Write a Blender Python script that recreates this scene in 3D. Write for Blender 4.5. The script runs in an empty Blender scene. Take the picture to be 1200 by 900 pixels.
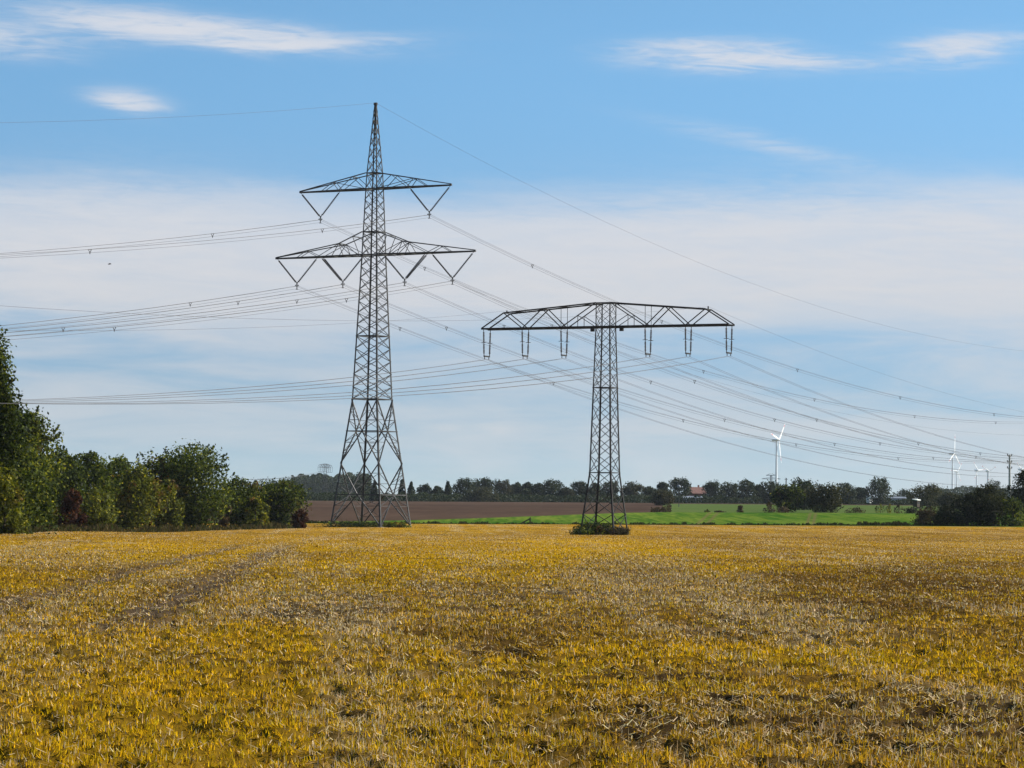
import bpy, math, random
import numpy as np
from mathutils import Vector, Matrix

random.seed(7)
scene = bpy.context.scene
COL = scene.collection
rad = math.radians

# ------------------------------------------------------------------ camera
F = 3600.0                    # focal length in photo pixels (1200 wide)
EYE = 1.75
PITCH = math.atan(152.0 / F)
ROLL = rad(0.55)
cam_data = bpy.data.cameras.new("camera")
cam_data.sensor_width = 36.0
cam_data.lens = F * 36.0 / 1200.0
cam_data.clip_start = 0.5
cam_data.clip_end = 60000.0
cam = bpy.data.objects.new("camera", cam_data)
COL.objects.link(cam)
_f = Vector((0, math.cos(PITCH), math.sin(PITCH)))
_u0 = Vector((0, -math.sin(PITCH), math.cos(PITCH)))
_r0 = Vector((1, 0, 0))
_r = _r0 * math.cos(ROLL) + _u0 * math.sin(ROLL)
_u = _u0 * math.cos(ROLL) - _r0 * math.sin(ROLL)
CAMP = Vector((0, 0, EYE))
M = Matrix((( _r.x, _u.x, -_f.x, 0), (_r.y, _u.y, -_f.y, 0), (_r.z, _u.z, -_f.z, EYE), (0, 0, 0, 1)))
cam.matrix_world = M
scene.camera = cam


def ray(px, py):
    """direction (y = 1) of a photo pixel"""
    d = _f * F + _r * (px - 600.0) + _u * (450.0 - py)
    return d / d.y


def at(px, py, Y):
    return CAMP + ray(px, py) * Y


# ------------------------------------------------------------------ world, sun, exposure
SUN_AZ, SUN_EL = rad(74), rad(36)
world = bpy.data.worlds.new("World")
scene.world = world
world.use_nodes = True


class NT:
    def __init__(s, tree):
        s.t = tree
        s.n = tree.nodes
        s.l = tree.links

    def new(s, typ, **kw):
        n = s.n.new(typ)
        for k, v in kw.items():
            setattr(n, k, v)
        return n

    def put(s, sock, v):
        if hasattr(v, "links"):
            s.l.new(v, sock)
        elif isinstance(v, (tuple, list)) and sock.type == 'RGBA' and len(v) == 3:
            sock.default_value = (*v, 1)
        else:
            sock.default_value = v

    def math(s, op, a, b=0.0, c=None, clamp=False):
        n = s.new("ShaderNodeMath", operation=op)
        n.use_clamp = clamp
        s.put(n.inputs[0], a)
        s.put(n.inputs[1], b)
        if c is not None:
            s.put(n.inputs[2], c)
        return n.outputs[0]

    def smooth(s, v, a, b):
        n = s.new("ShaderNodeMapRange", interpolation_type='SMOOTHSTEP')
        s.put(n.inputs[0], v)
        n.inputs[1].default_value = a
        n.inputs[2].default_value = b
        return n.outputs[0]

    def noise(s, vec, scale, detail=4, rough=0.55, dist=0.0):
        n = s.new("ShaderNodeTexNoise")
        if vec is not None:
            s.put(n.inputs["Vector"], vec)
        n.inputs["Scale"].default_value = scale
        n.inputs["Detail"].default_value = detail
        n.inputs["Roughness"].default_value = rough
        n.inputs["Distortion"].default_value = dist
        return n.outputs[0]

    def mix(s, fac, a, b, blend='MIX'):
        n = s.new("ShaderNodeMix", data_type='RGBA', blend_type=blend)
        s.put(n.inputs[0], fac)
        s.put(n.inputs[6], a)
        s.put(n.inputs[7], b)
        return n.outputs[2]

    def xyz(s, x, y, z):
        n = s.new("ShaderNodeCombineXYZ")
        for i, v in enumerate((x, y, z)):
            s.put(n.inputs[i], v)
        return n.outputs[0]

    def ramp(s, fac, stops):
        n = s.new("ShaderNodeValToRGB")
        e = n.color_ramp.elements
        while len(e) < len(stops):
            e.new(0.5)
        for i, (p, c) in enumerate(stops):
            e[i].position = p
            e[i].color = (*c, 1)
        s.put(n.inputs[0], fac)
        return n.outputs[0]


def build_world():
    w = NT(world.node_tree)
    w.n.clear()
    out = w.new("ShaderNodeOutputWorld")
    bg = w.new("ShaderNodeBackground")
    bg.inputs["Strength"].default_value = 0.095
    w.l.new(bg.outputs[0], out.inputs[0])
    tc = w.new("ShaderNodeTexCoord")
    sep = w.new("ShaderNodeSeparateXYZ")
    w.l.new(tc.outputs["Generated"], sep.inputs[0])
    x, y, z = sep.outputs
    # the air near the horizon is clear: look the sky up at a steeper elevation
    el = w.math('ARCSINE', z)
    elp = w.math('MAXIMUM', el, 0.0)
    lift = w.math('ADD', w.math('MULTIPLY', elp, 2.6), 0.10)
    el2 = w.math('MINIMUM', lift, w.math('ADD', w.math('MULTIPLY', elp, 0.62), 0.60))
    az = w.math('ARCTAN2', x, y)
    ce = w.math('COSINE', el2)
    vec = w.xyz(w.math('MULTIPLY', w.math('SINE', az), ce), w.math('MULTIPLY', w.math('COSINE', az), ce), w.math('SINE', el2))
    sky = w.new("ShaderNodeTexSky", sky_type='NISHITA')
    sky.sun_disc = False
    sky.sun_elevation = SUN_EL
    sky.sun_rotation = SUN_AZ
    sky.altitude = 0
    sky.air_density = 1.0
    sky.dust_density = SKY_DUST
    sky.ozone_density = 1.6
    w.l.new(vec, sky.inputs[0])
    col = w.mix(1.0, sky.outputs[0], w.mix(w.smooth(el, 0.0, 0.16), SKY_TINT_LOW, SKY_TINT), 'MULTIPLY')
    # clouds: degrees of azimuth and elevation
    U = w.math('MULTIPLY', az, 57.2958)
    V = w.math('MULTIPLY', el, 57.2958)
    nv = w.xyz(w.math('MULTIPLY', x, 9.0), w.math('MULTIPLY', y, 9.0), w.math('MULTIPLY', z, 55.0))
    n1 = w.noise(nv, 1.0, 6, 0.6, 0.6)
    n2 = w.noise(w.xyz(w.math('ADD', w.math('MULTIPLY', x, 16.0), w.math('MULTIPLY', z, 22.0)), w.math('MULTIPLY', y, 16.0), w.math('MULTIPLY', z, 130.0)), 1.0, 6, 0.62, 0.8)
    n3 = w.noise(w.xyz(w.math('MULTIPLY', x, 3.5), w.math('MULTIPLY', y, 3.5), w.math('MULTIPLY', z, 16.0)), 1.0, 3, 0.5)
    n4 = w.noise(w.xyz(w.math('ADD', w.math('MULTIPLY', x, 60.0), w.math('MULTIPLY', z, 90.0)), w.math('MULTIPLY', y, 30.0), w.math('MULTIPLY', z, 420.0)), 1.0, 5, 0.6, 1.2)
    d1 = w.math('SUBTRACT', n1, 0.5)
    d2 = w.math('SUBTRACT', n2, 0.5)
    d3 = w.math('SUBTRACT', n3, 0.5)

    def P(px, py):
        r = ray(px, py)
        return math.degrees(math.atan2(r.x, r.y)), math.degrees(math.atan2(r.z, math.hypot(r.x, r.y)))
    K = 57.2958 / F

    def blob(px, py, rx, ry, slope, soft, amt, wob=1.0):
        cu, cv = P(px, py)
        du = w.math('ADD', w.math('SUBTRACT', U, cu), w.math('MULTIPLY', d1, 1.6 * wob))
        dv = w.math('SUBTRACT', w.math('SUBTRACT', V, cv), w.math('MULTIPLY', du, -slope))
        dv = w.math('ADD', dv, w.math('MULTIPLY', d2, 0.75 * wob * min(1.0, ry / 22)))
        a = w.math('POWER', w.math('ABSOLUTE', w.math('DIVIDE', du, rx * K)), 2.0)
        b = w.math('POWER', w.math('ABSOLUTE', w.math('DIVIDE', dv, ry * K)), 2.0)
        m = w.math('POWER', 2.718, w.math('MULTIPLY', w.math('ADD', a, b), -2.1))
        tex = w.math('ADD', 0.30, w.math('MULTIPLY', w.smooth(w.math('ADD', w.math('MULTIPLY', n2, 0.5), w.math('MULTIPLY', n4, 0.5)), 0.36, 0.64), 1.35 if ry < 40 else 1.1))
        return w.math('MULTIPLY', w.math('MULTIPLY', m, tex), amt)

    total = None
    # a broad thin sheet low over the land (all the way round), thicker to the right
    vb = w.math('ADD', V, w.math('ADD', w.math('MULTIPLY', d3, 2.2), w.math('MULTIPLY', d1, 1.1)))
    sheet = w.math('MULTIPLY', w.smooth(vb, 6.45, 5.2), w.smooth(vb, 3.1, 4.3))
    sheet = w.math('MULTIPLY', sheet, w.math('ADD', 0.85, w.math('MULTIPLY', d3, 1.0)))
    low = w.math('MULTIPLY', w.smooth(V, 4.6, 2.8), w.math('MULTIPLY', w.smooth(n1, 0.34, 0.72), 0.46))
    high = w.math('MULTIPLY', w.smooth(V, 12.0, 22.0), w.math('MULTIPLY', w.smooth(n1, 0.5, 0.75), 0.5))
    total = w.math('ADD', w.math('ADD', sheet, low), high)
    for args in ((1000, 292, 560, 84, -0.015, 0.05, 0.8, 0.8), (90, 290, 330, 92, -0.02, 0.05, 0.7, 0.9),
                 (560, 315, 330, 60, -0.02, 0.0, 0.5, 1.0),
                 (215, 32, 200, 21, 0.085, 0.0, 1.05, 0.9), (10, 42, 120, 24, 0.02, 0.0, 0.5, 0.9),
                 (300, 44, 170, 16, 0.06, 0.0, 0.55, 0.8), (400, 47, 140, 10, -0.04, 0.0, 0.3, 0.6),
                 (152, 119, 50, 16, 0.14, 0.0, 0.85, 0.7), (835, 64, 112, 19, 0.03, 0.0, 1.0, 0.8), (930, 72, 120, 11, 0.04, 0.0, 0.5, 0.6),
                 (1110, 57, 80, 20, -0.08, 0.0, 0.85, 0.8), (1180, 46, 70, 9, -0.03, 0.0, 0.3, 0.6), (900, 170, 150, 14, 0.22, 0.0, 0.22, 0.9),
                 (587, 503, 24, 8, 0.02, 0.0, 0.25, 0.5), (529, 501, 20, 6, 0.0, 0.0, 0.22, 0.5)):
        total = w.math('ADD', total, blob(*args))
    fac = w.math('MULTIPLY', w.math('SUBTRACT', 1.0, w.math('POWER', 2.718, w.math('MULTIPLY', total, -1.95))), 0.97, clamp=True)
    fac = w.math('MULTIPLY', fac, w.math('ADD', 0.94, w.math('MULTIPLY', d2, 0.35)), clamp=True)
    ccol = w.mix(w.smooth(V, 2.0, 8.0), CLOUD_LOW, CLOUD_HIGH)
    col = w.mix(fac, col, ccol)
    w.l.new(col, bg.inputs["Color"])


SKY_DUST = 0.6
SKY_TINT = (0.80, 1.13, 1.12)
SKY_TINT_LOW = (0.66, 0.635, 0.58)
CLOUD_LOW = (3.78, 3.68, 3.68)
CLOUD_HIGH = (3.85, 3.95, 4.25)
build_world()

sun_data = bpy.data.lights.new("sun", 'SUN')
sun_data.energy = 5.0
sun_data.angle = rad(0.5)
sun_data.color = (1.0, 0.93, 0.82)
sun = bpy.data.objects.new("sun", sun_data)
COL.objects.link(sun)
SV = Vector((math.sin(SUN_AZ) * math.cos(SUN_EL), math.cos(SUN_AZ) * math.cos(SUN_EL), math.sin(SUN_EL)))
sun.rotation_euler = SV.to_track_quat('Z', 'Y').to_euler()
scene.view_settings.view_transform = 'Standard'
scene.view_settings.look = 'None'
scene.view_settings.exposure = 0.95
scene.view_settings.gamma = 1.0
scene.view_settings.use_curve_mapping = False
scene.render.engine = 'CYCLES'
scene.cycles.max_bounces = 6
scene.cycles.transparent_max_bounces = 8
scene.cycles.volume_bounces = 0


# ------------------------------------------------------------------ helpers
def tag(o, label=None, cat=None, group=None, kind=None):
    if label:
        o["label"] = label
    if cat:
        o["category"] = cat
    if group:
        o["group"] = group
    if kind:
        o["kind"] = kind
    return o


def empty(name, loc, rz=0.0):
    o = bpy.data.objects.new(name, None)
    o.location = loc
    o.rotation_euler = (0, 0, rz)
    o.empty_display_size = 0.5
    COL.objects.link(o)
    return o


def link(name, mesh, mat=None, parent=None):
    if mat is not None and not mesh.materials:
        mesh.materials.append(mat)
    o = bpy.data.objects.new(name, mesh)
    COL.objects.link(o)
    if parent is not None:
        o.parent = parent
    return o


def np_mesh(name, V, Q, face_attr=None, point_col=None, face_col=None, smooth=False):
    """mesh from vertex array and (m,k) polygon array"""
    me = bpy.data.meshes.new(name)
    n, (m, k) = len(V), Q.shape
    me.vertices.add(n)
    me.vertices.foreach_set("co", np.ascontiguousarray(V, np.float32).ravel())
    me.loops.add(m * k)
    me.loops.foreach_set("vertex_index", np.ascontiguousarray(Q, np.int32).ravel())
    me.polygons.add(m)
    me.polygons.foreach_set("loop_start", np.arange(0, m * k, k, dtype=np.int32))
    if smooth:
        me.polygons.foreach_set("use_smooth", np.ones(m, bool))
    me.update(calc_edges=True)
    if face_attr is not None:
        a = me.attributes.new("tone", 'FLOAT', 'FACE')
        a.data.foreach_set("value", np.ascontiguousarray(face_attr, np.float32))
    for nm, c, dom in (("hue", point_col, 'POINT'), ("hue", face_col, 'FACE')):
        if c is not None:
            a = me.attributes.new(nm, 'FLOAT_COLOR', dom)
            c4 = np.ones((len(c), 4), np.float32)
            c4[:, :3] = c
            a.data.foreach_set("color", c4.ravel())
    return me


class MB:
    """collects bars, boxes, tubes -> one mesh"""

    def __init__(s):
        s.v, s.f = [], []

    def add(s, V, Fs):
        b = len(s.v)
        s.v += [tuple(p) for p in V]
        s.f += [tuple(i + b for i in f) for f in Fs]
        return s

    def bar(s, a, b, w, w2=None):
        a, b = Vector(a), Vector(b)
        d = (b - a).normalized()
        x = d.cross(Vector((0, 0, 1)))
        if x.length < 1e-3:
            x = Vector((1, 0, 0))
        x.normalize()
        y = d.cross(x)
        h, h2 = w / 2, (w2 or w) / 2
        P = [a + x * i * h + y * j * h for i, j in ((-1, -1), (1, -1), (1, 1), (-1, 1))] + \
            [b + x * i * h2 + y * j * h2 for i, j in ((-1, -1), (1, -1), (1, 1), (-1, 1))]
        return s.add(P, [(0, 1, 5, 4), (1, 2, 6, 5), (2, 3, 7, 6), (3, 0, 4, 7), (3, 2, 1, 0), (4, 5, 6, 7)])

    def angle(s, a, b, w, nx, ny, t=None):
        """L-section bar; nx, ny are the two flange directions"""
        a, b, nx, ny = Vector(a), Vector(b), Vector(nx), Vector(ny)
        t = t or w * 0.16
        prof = [(0, 0), (w, 0), (w, t), (t, t), (t, w), (0, w)]
        P = [p + nx * i + ny * j for p in (a, b) for i, j in prof]
        return s.add(P, [(i, (i + 1) % 6, 6 + (i + 1) % 6, 6 + i) for i in range(6)] + [(0, 5, 4, 3, 2, 1), (6, 7, 8, 9, 10, 11)])

    def box(s, c, sz, rz=0.0):
        c = Vector(c)
        R = Matrix.Rotation(rz, 3, 'Z')
        P = [c + R @ Vector((i * sz[0] / 2, j * sz[1] / 2, k * sz[2] / 2)) for k in (-1, 1) for i, j in ((-1, -1), (1, -1), (1, 1), (-1, 1))]
        return s.add(P, [(0, 3, 2, 1), (4, 5, 6, 7), (0, 1, 5, 4), (1, 2, 6, 5), (2, 3, 7, 6), (3, 0, 4, 7)])

    def tube(s, pts, radii, n=6):
        pts = [Vector(p) for p in pts]
        if not hasattr(radii, '__len__'):
            radii = [radii] * len(pts)
        V = []
        for i, p in enumerate(pts):
            d = (pts[min(i + 1, len(pts) - 1)] - pts[max(i - 1, 0)]).normalized()
            x = d.cross(Vector((0.12, 0.05, 1)))
            if x.length < 1e-3:
                x = d.cross(Vector((1, 0, 0)))
            x.normalize()
            y = d.cross(x)
            for k in range(n):
                a = 2 * math.pi * k / n
                V.append(p + (x * math.cos(a) + y * math.sin(a)) * radii[i])
        Fs = []
        for i in range(len(pts) - 1):
            for k in range(n):
                Fs.append((i * n + k, i * n + (k + 1) % n, (i + 1) * n + (k + 1) % n, (i + 1) * n + k))
        Fs.append(tuple(range(n - 1, -1, -1)))
        Fs.append(tuple((len(pts) - 1) * n + k for k in range(n)))
        return s.add(V, Fs)

    def mesh(s, name):
        me = bpy.data.meshes.new(name)
        me.from_pydata(s.v, [], s.f)
        me.update()
        return me

    def build(s, name, mat, parent=None):
        return link(name, s.mesh(name), mat, parent)


def children(o):
    return [c for c in bpy.data.objects if c.parent == o]


def copy_tree(o, parent=None):
    c = o.copy()
    COL.objects.link(c)
    if parent is not None:
        c.parent = parent
    for ch in children(o):
        copy_tree(ch, c)
    return c


# numpy value noise
def _hash(ix, iy, seed):
    h = (ix.astype(np.int64) * 374761393 + iy.astype(np.int64) * 668265263 + seed * 1442695041) & 0xFFFFFFFF
    h = ((h ^ (h >> 13)) * 1274126177) & 0xFFFFFFFF
    return ((h ^ (h >> 16)) & 0xFFFFFF) / float(0xFFFFFF)


def vnoise(x, y, seed=0):
    ix, iy = np.floor(x), np.floor(y)
    fx, fy = x - ix, y - iy
    fx, fy = fx * fx * (3 - 2 * fx), fy * fy * (3 - 2 * fy)
    a, b = _hash(ix, iy, seed), _hash(ix + 1, iy, seed)
    c, d = _hash(ix, iy + 1, seed), _hash(ix + 1, iy + 1, seed)
    return (a * (1 - fx) + b * fx) * (1 - fy) + (c * (1 - fx) + d * fx) * fy


def fbm(x, y, seed=0, o=4):
    s, t, a = 0, 0, 1.0
    for i in range(o):
        s = s + a * vnoise(x * 2 ** i + 17.3 * i, y * 2 ** i - 9.1 * i, seed + i)
        t += a
        a *= 0.55
    return s / t


def sstep(x, a, b):
    t = np.clip((x - a) / (b - a), 0, 1)
    return t * t * (3 - 2 * t)


# ------------------------------------------------------------------ materials
def base_mat(name, color, rough=0.8, noise_scale=None, noise_amt=0.3, metallic=0.0, bump=0.0):
    m = bpy.data.materials.new(name)
    m.use_nodes = True
    w = NT(m.node_tree)
    b = w.n["Principled BSDF"]
    b.inputs["Roughness"].default_value = rough
    b.inputs["Metallic"].default_value = metallic
    if noise_scale:
        tc = w.new("ShaderNodeTexCoord")
        n = w.noise(tc.outputs["Object"], noise_scale, 5, 0.6)
        c = w.mix(w.smooth(n, 0.3, 0.7), tuple(v * (1 - noise_amt) for v in color), tuple(min(1, v * (1 + noise_amt)) for v in color))
        w.l.new(c, b.inputs["Base Color"])
        if bump:
            bp = w.new("ShaderNodeBump")
            bp.inputs["Strength"].default_value = bump
            w.l.new(n, bp.inputs["Height"])
            w.l.new(bp.outputs[0], b.inputs["Normal"])
    else:
        b.inputs["Base Color"].default_value = (*color, 1)
    return m


STEEL = base_mat("galvanised_steel", (0.042, 0.043, 0.044), 0.6, 0.8, 0.45, 0.1)
STEEL_OLD = base_mat("weathered_steel", (0.016, 0.0155, 0.015), 0.65, 0.8, 0.45, 0.1)
for _m in (STEEL, STEEL_OLD):
    _m.node_tree.nodes["Principled BSDF"].inputs["Specular IOR Level"].default_value = 0.3
WIRE = base_mat("aluminium_wire", (0.025, 0.025, 0.028), 0.7)
GLASS_INS = base_mat("brown_insulator", (0.035, 0.025, 0.02), 0.25, 3.0, 0.3)
CONCRETE = base_mat("concrete", (0.32, 0.31, 0.29), 0.9, 2.0, 0.3, 0, 0.3)
WHITE = base_mat("turbine_white", (0.8, 0.8, 0.8), 0.4, 0.05, 0.04)
RED = base_mat("signal_red", (0.5, 0.05, 0.04), 0.45, 0.2, 0.1)
WALLW = base_mat("white_render", (0.75, 0.74, 0.7), 0.9, 0.7, 0.12)
BRICK = base_mat("red_brick", (0.24, 0.1, 0.07), 0.9, 1.5, 0.3)
TILE = base_mat("roof_tile", (0.10, 0.04, 0.03), 0.85, 1.2, 0.3)
GREYROOF = base_mat("grey_sheet_roof", (0.14, 0.155, 0.18), 0.5, 0.5, 0.15)
DARKWOOD = base_mat("dark_wood", (0.05, 0.035, 0.025), 0.9, 4.0, 0.4, 0, 0.4)
PANE = base_mat("window_pane", (0.03, 0.04, 0.05), 0.1)
BARK = base_mat("bark", (0.06, 0.045, 0.03), 0.95, 3.0, 0.4, 0, 0.5)
BIRDM = base_mat("bird_feathers", (0.03, 0.03, 0.03), 0.8, 20, 0.3)


def leaf_mat(name, stops, patch=None, patch_scale=0.3, trans=0.42):
    """leaf colour from a per-leaf tone plus patches of another colour through the crown"""
    m = bpy.data.materials.new(name)
    m.use_nodes = True
    w = NT(m.node_tree)
    w.n.clear()
    out = w.new("ShaderNodeOutputMaterial")
    at_ = w.new("ShaderNodeAttribute", attribute_name="tone")
    col = w.ramp(at_.outputs["Fac"], stops)
    if patch:
        geo = w.new("ShaderNodeNewGeometry")
        n = w.noise(geo.outputs["Position"], patch_scale, 3, 0.5)
        f = w.math('MULTIPLY', w.smooth(n, patch[1], patch[1] + 0.12), 0.85)
        pc = w.mix(at_.outputs["Fac"], tuple(v * 0.55 for v in patch[0]), tuple(v * 1.4 for v in patch[0]))
        col = w.mix(f, col, pc)
    d = w.new("ShaderNodeBsdfPrincipled")
    d.inputs["Roughness"].default_value = 0.6
    d.inputs["Specular IOR Level"].default_value = 0.08
    w.l.new(col, d.inputs["Base Color"])
    t = w.new("ShaderNodeBsdfTranslucent")
    tcx = w.mix(1.0, col, (1.5, 1.35, 0.5), 'MULTIPLY')
    w.l.new(tcx, t.inputs["Color"])
    mx = w.new("ShaderNodeMixShader")
    mx.inputs[0].default_value = trans
    w.l.new(d.outputs[0], mx.inputs[1])
    w.l.new(t.outputs[0], mx.inputs[2])
    w.l.new(mx.outputs[0], out.inputs[0])
    return m


LEAF = {  # hedge ramps: end tones paint sunlit highlights and dark shade into the leaves
    'dark': leaf_mat("dark_green_leaves", [(0, (0.0047, 0.0089, 0.0023)), (0.5, (0.0234, 0.0390, 0.0078)), (0.8, (0.0731, 0.0975, 0.0156)), (1, (0.1989, 0.2106, 0.0351))], ((0.0702, 0.0273, 0.0140), 0.60), 0.22),
    'mid': leaf_mat("mid_green_leaves", [(0, (0.0061, 0.0112, 0.0028)), (0.5, (0.0351, 0.0546, 0.0094)), (0.8, (0.0975, 0.1268, 0.0195)), (1, (0.2340, 0.2340, 0.0410))], ((0.0936, 0.0468, 0.0156), 0.62), 0.25),
    'yellow': leaf_mat("yellowing_leaves", [(0, (0.0094, 0.0131, 0.0028)), (0.5, (0.0585, 0.0741, 0.0094)), (0.8, (0.1463, 0.1560, 0.0195)), (1, (0.3042, 0.2808, 0.0468))], ((0.1092, 0.0546, 0.0156), 0.55), 0.35),
    'rust': leaf_mat("rust_red_leaves", [(0, (0.0156, 0.0070, 0.0047)), (0.55, (0.0429, 0.0156, 0.0094)), (1, (0.0858, 0.0351, 0.0156))], ((0.0390, 0.0429, 0.0117), 0.6), 0.6),
    'far': leaf_mat("far_green_leaves", [(0, (0.0094, 0.0163, 0.0071)), (0.55, (0.0205, 0.0322, 0.0105)), (1, (0.0439, 0.0556, 0.0175))], ((0.0410, 0.0322, 0.0117), 0.62), 0.03, 0.2),
    'farwarm': leaf_mat("far_autumn_leaves", [(0, (0.0140, 0.0163, 0.0058)), (0.55, (0.0322, 0.0351, 0.0105)), (1, (0.0644, 0.0614, 0.0175))], ((0.0497, 0.0322, 0.0117), 0.55), 0.05, 0.2),
    'brown': leaf_mat("brown_scrub_leaves", [(0, (0.0195, 0.0140, 0.0078)), (0.55, (0.0507, 0.0351, 0.0172)), (1, (0.1014, 0.0702, 0.0312))], ((0.0390, 0.0468, 0.0156), 0.55), 0.3, 0.2),
    'black': leaf_mat("painted_shade_leaves", [(0, (0.0062, 0.0094, 0.0039)), (0.6, (0.0156, 0.0218, 0.0070)), (1, (0.0468, 0.0507, 0.0133))], ((0.0468, 0.0195, 0.0117), 0.62), 0.3, 0.25),  # near-black tones put the shade of backlit bushes into the leaf colour
}


def hue_mat(name, trans=0.0, fine=None, rough=0.9, spec=0.1, bump=None):
    m = bpy.data.materials.new(name)
    m.use_nodes = True
    w = NT(m.node_tree)
    b = w.n["Principled BSDF"]
    out = w.n["Material Output"]
    a = w.new("ShaderNodeAttribute", attribute_name="hue")
    col = a.outputs["Color"]
    geo = w.new("ShaderNodeNewGeometry")
    if fine:
        n = w.noise(geo.outputs["Position"], fine[0], 5, 0.65)
        col = w.mix(1.0, col, w.ramp(n, [(0.25, (fine[1],) * 3), (0.75, (fine[2],) * 3)]), 'MULTIPLY')
        if bump:
            bp = w.new("ShaderNodeBump")
            bp.inputs["Strength"].default_value = bump
            bp.inputs["Distance"].default_value = 0.05
            w.l.new(n, bp.inputs["Height"])
            w.l.new(bp.outputs[0], b.inputs["Normal"])
    b.inputs["Roughness"].default_value = rough
    b.inputs["Specular IOR Level"].default_value = spec
    w.l.new(col, b.inputs["Base Color"])
    if trans:
        t = w.new("ShaderNodeBsdfTranslucent")
        w.l.new(col, t.inputs["Color"])
        mx = w.new("ShaderNodeMixShader")
        mx.inputs[0].default_value = trans
        w.l.new(b.outputs[0], mx.inputs[1])
        w.l.new(t.outputs[0], mx.inputs[2])
        w.l.new(mx.outputs[0], out.inputs[0])
    return m


SOIL = hue_mat("stubble_soil", 0, (6.0, 0.45, 1.5), 1.0, 0.0, 0.8)
BLADE = hue_mat("grass_and_straw", 0.36, None, 0.9, 0.0)
CROP = hue_mat("crop_rows", 0, (0.9, 0.7, 1.3), 1.0, 0.0)
CLAY = hue_mat("ploughed_clay", 0, (0.5, 0.7, 1.3), 1.0, 0.0)
VERGE = hue_mat("verge_herbs", 0.3, None, 0.9, 0.0)

# ------------------------------------------------------------------ terrain
_pd = np.array([1, 60, 100, 200, 300, 360, 440, 480, 650, 800, 1000, 1300, 2000, 3500, 6000, 12000, 40000], float)
_pr = np.array([-1.75, -1.75, -1.78, -2.05, -2.3, -2.45, -1.97, -1.70, 0.45, 1.5, 2.9, 4.95, 7.5, 10.5, 14, 16, 10], float)
_ld = np.linspace(0, math.log(40000), 4000)
_rr = np.interp(np.exp(_ld), _pd, _pr)
_rr = np.convolve(np.pad(_rr, 15, mode='edge'), np.ones(31) / 31, 'valid')


def gz(X, Y, fine=True):
    X, Y = np.asarray(X, float), np.asarray(Y, float)
    d = np.hypot(X, Y)
    z = EYE + np.interp(np.log(np.maximum(d, 1)), _ld, _rr)
    tilt = 0.0055 * 90 * np.tanh(X / 90) * sstep(d, 60, 300) * (1 - sstep(d, 900, 2000))
    z = z + tilt + 0.42 * sstep(-X / np.maximum(Y, 1), 0.09, 0.16) * sstep(d, 120, 220) * (1 - sstep(d, 320, 420)) * (Y > 0)
    if fine:
        u = X + 0.055 * Y
        near = 1 - sstep(d, 150, 300)
        z = z + near * (0.10 * (fbm(X * 0.35, Y * 0.16, 3) - 0.5) + 0.06 * (fbm(X * 1.6, Y * 1.2, 5) - 0.5) + 0.105 * (1 - sstep(d, 70, 160)) * (sstep(fbm(X * 4.6, Y * 3.4, 6, 3), 0.3, 0.7) - 0.5))
        for uc in (-3.2, -6.0):
            z = z - 0.07 * np.exp(-((u - uc) / 0.32) ** 2) * (1 - sstep(d, 190, 230)) * sstep(d, 45, 65)
    return z


def g(X, Y):
    return float(gz(X, Y, False))


def hit(px, py, lo=15, hi=2500):
    ds = np.exp(np.linspace(math.log(lo), math.log(hi), 1500))
    r = ray(px, py)
    dz = (EYE + r.z * ds) - gz(r.x * ds, ds, False)
    k = np.argmax(dz < 0)
    Y = ds[k]
    return Vector((r.x * Y, Y, g(r.x * Y, Y)))


C_YEL = np.array([0.60, 0.345, 0.007])
C_OLI = np.array([0.40, 0.255, 0.009])
C_STR = np.array([0.58, 0.45, 0.26])
C_TAN = np.array([0.34, 0.188, 0.026])
C_BRN = np.array([0.11, 0.055, 0.012])
C_SOI_SHADE = np.array([0.015, 0.010, 0.0065])  # soil, with the black of unlit gaps put into its colour
C_TRK = np.array([0.050, 0.036, 0.025])

# patches seen in the photo: (px, py, rx, ry, kind, amount)
PATCH = [(385, 715, 85, 28, 'straw', 1.0), (370, 712, 75, 24, 'soil', 0.5), (60, 655, 110, 14, 'straw', 0.5), (1020, 685, 190, 24, 'brown', 0.6), (1120, 675, 120, 20, 'brown', 0.5),
         (735, 670, 80, 20, 'straw', 0.7), (820, 695, 100, 22, 'straw', 0.8), (910, 722, 110, 22, 'straw', 0.8), (990, 748, 100, 18, 'straw', 0.7), (640, 700, 150, 30, 'straw', 0.35), (720, 770, 120, 20, 'yellow', 0.5), (870, 775, 110, 16, 'yellow', 0.5), (700, 640, 120, 10, 'yellow', 0.4), (950, 870, 330, 50, 'straw', 0.3), (170, 800, 260, 70, 'yellow', 0.6), (80, 880, 240, 60, 'yellow', 0.6), (420, 860, 230, 60, 'yellow', 0.35),
         (200, 645, 120, 12, 'yellow', 0.5), (100, 690, 110, 16, 'yellow', 0.4), (900, 850, 260, 40, 'soil', 0.5), (740, 800, 150, 28, 'soil', 0.35), (1150, 830, 90, 18, 'soil', 0.6), (590, 795, 60, 16, 'soil', 0.6),
         (560, 860, 90, 14, 'soil', 0.4), (1060, 770, 160, 26, 'yellow', 0.55), (330, 760, 110, 18, 'yellow', 0.4), (1000, 630, 330, 8, 'brown', 0.35), (600, 645, 200, 14, 'yellow', 0.3)]
_PW = []
for px_, py_, rx_, ry_, k_, a_ in PATCH:
    c_ = hit(px_, py_)
    t_ = hit(px_, py_ - ry_) if py_ - ry_ > 620 else Vector((0, c_.y * 1.3, 0))
    _PW.append((c_.x / c_.y, math.log(c_.y), rx_ / F, abs(math.log(t_.y) - math.log(c_.y)), k_, a_))


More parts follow.
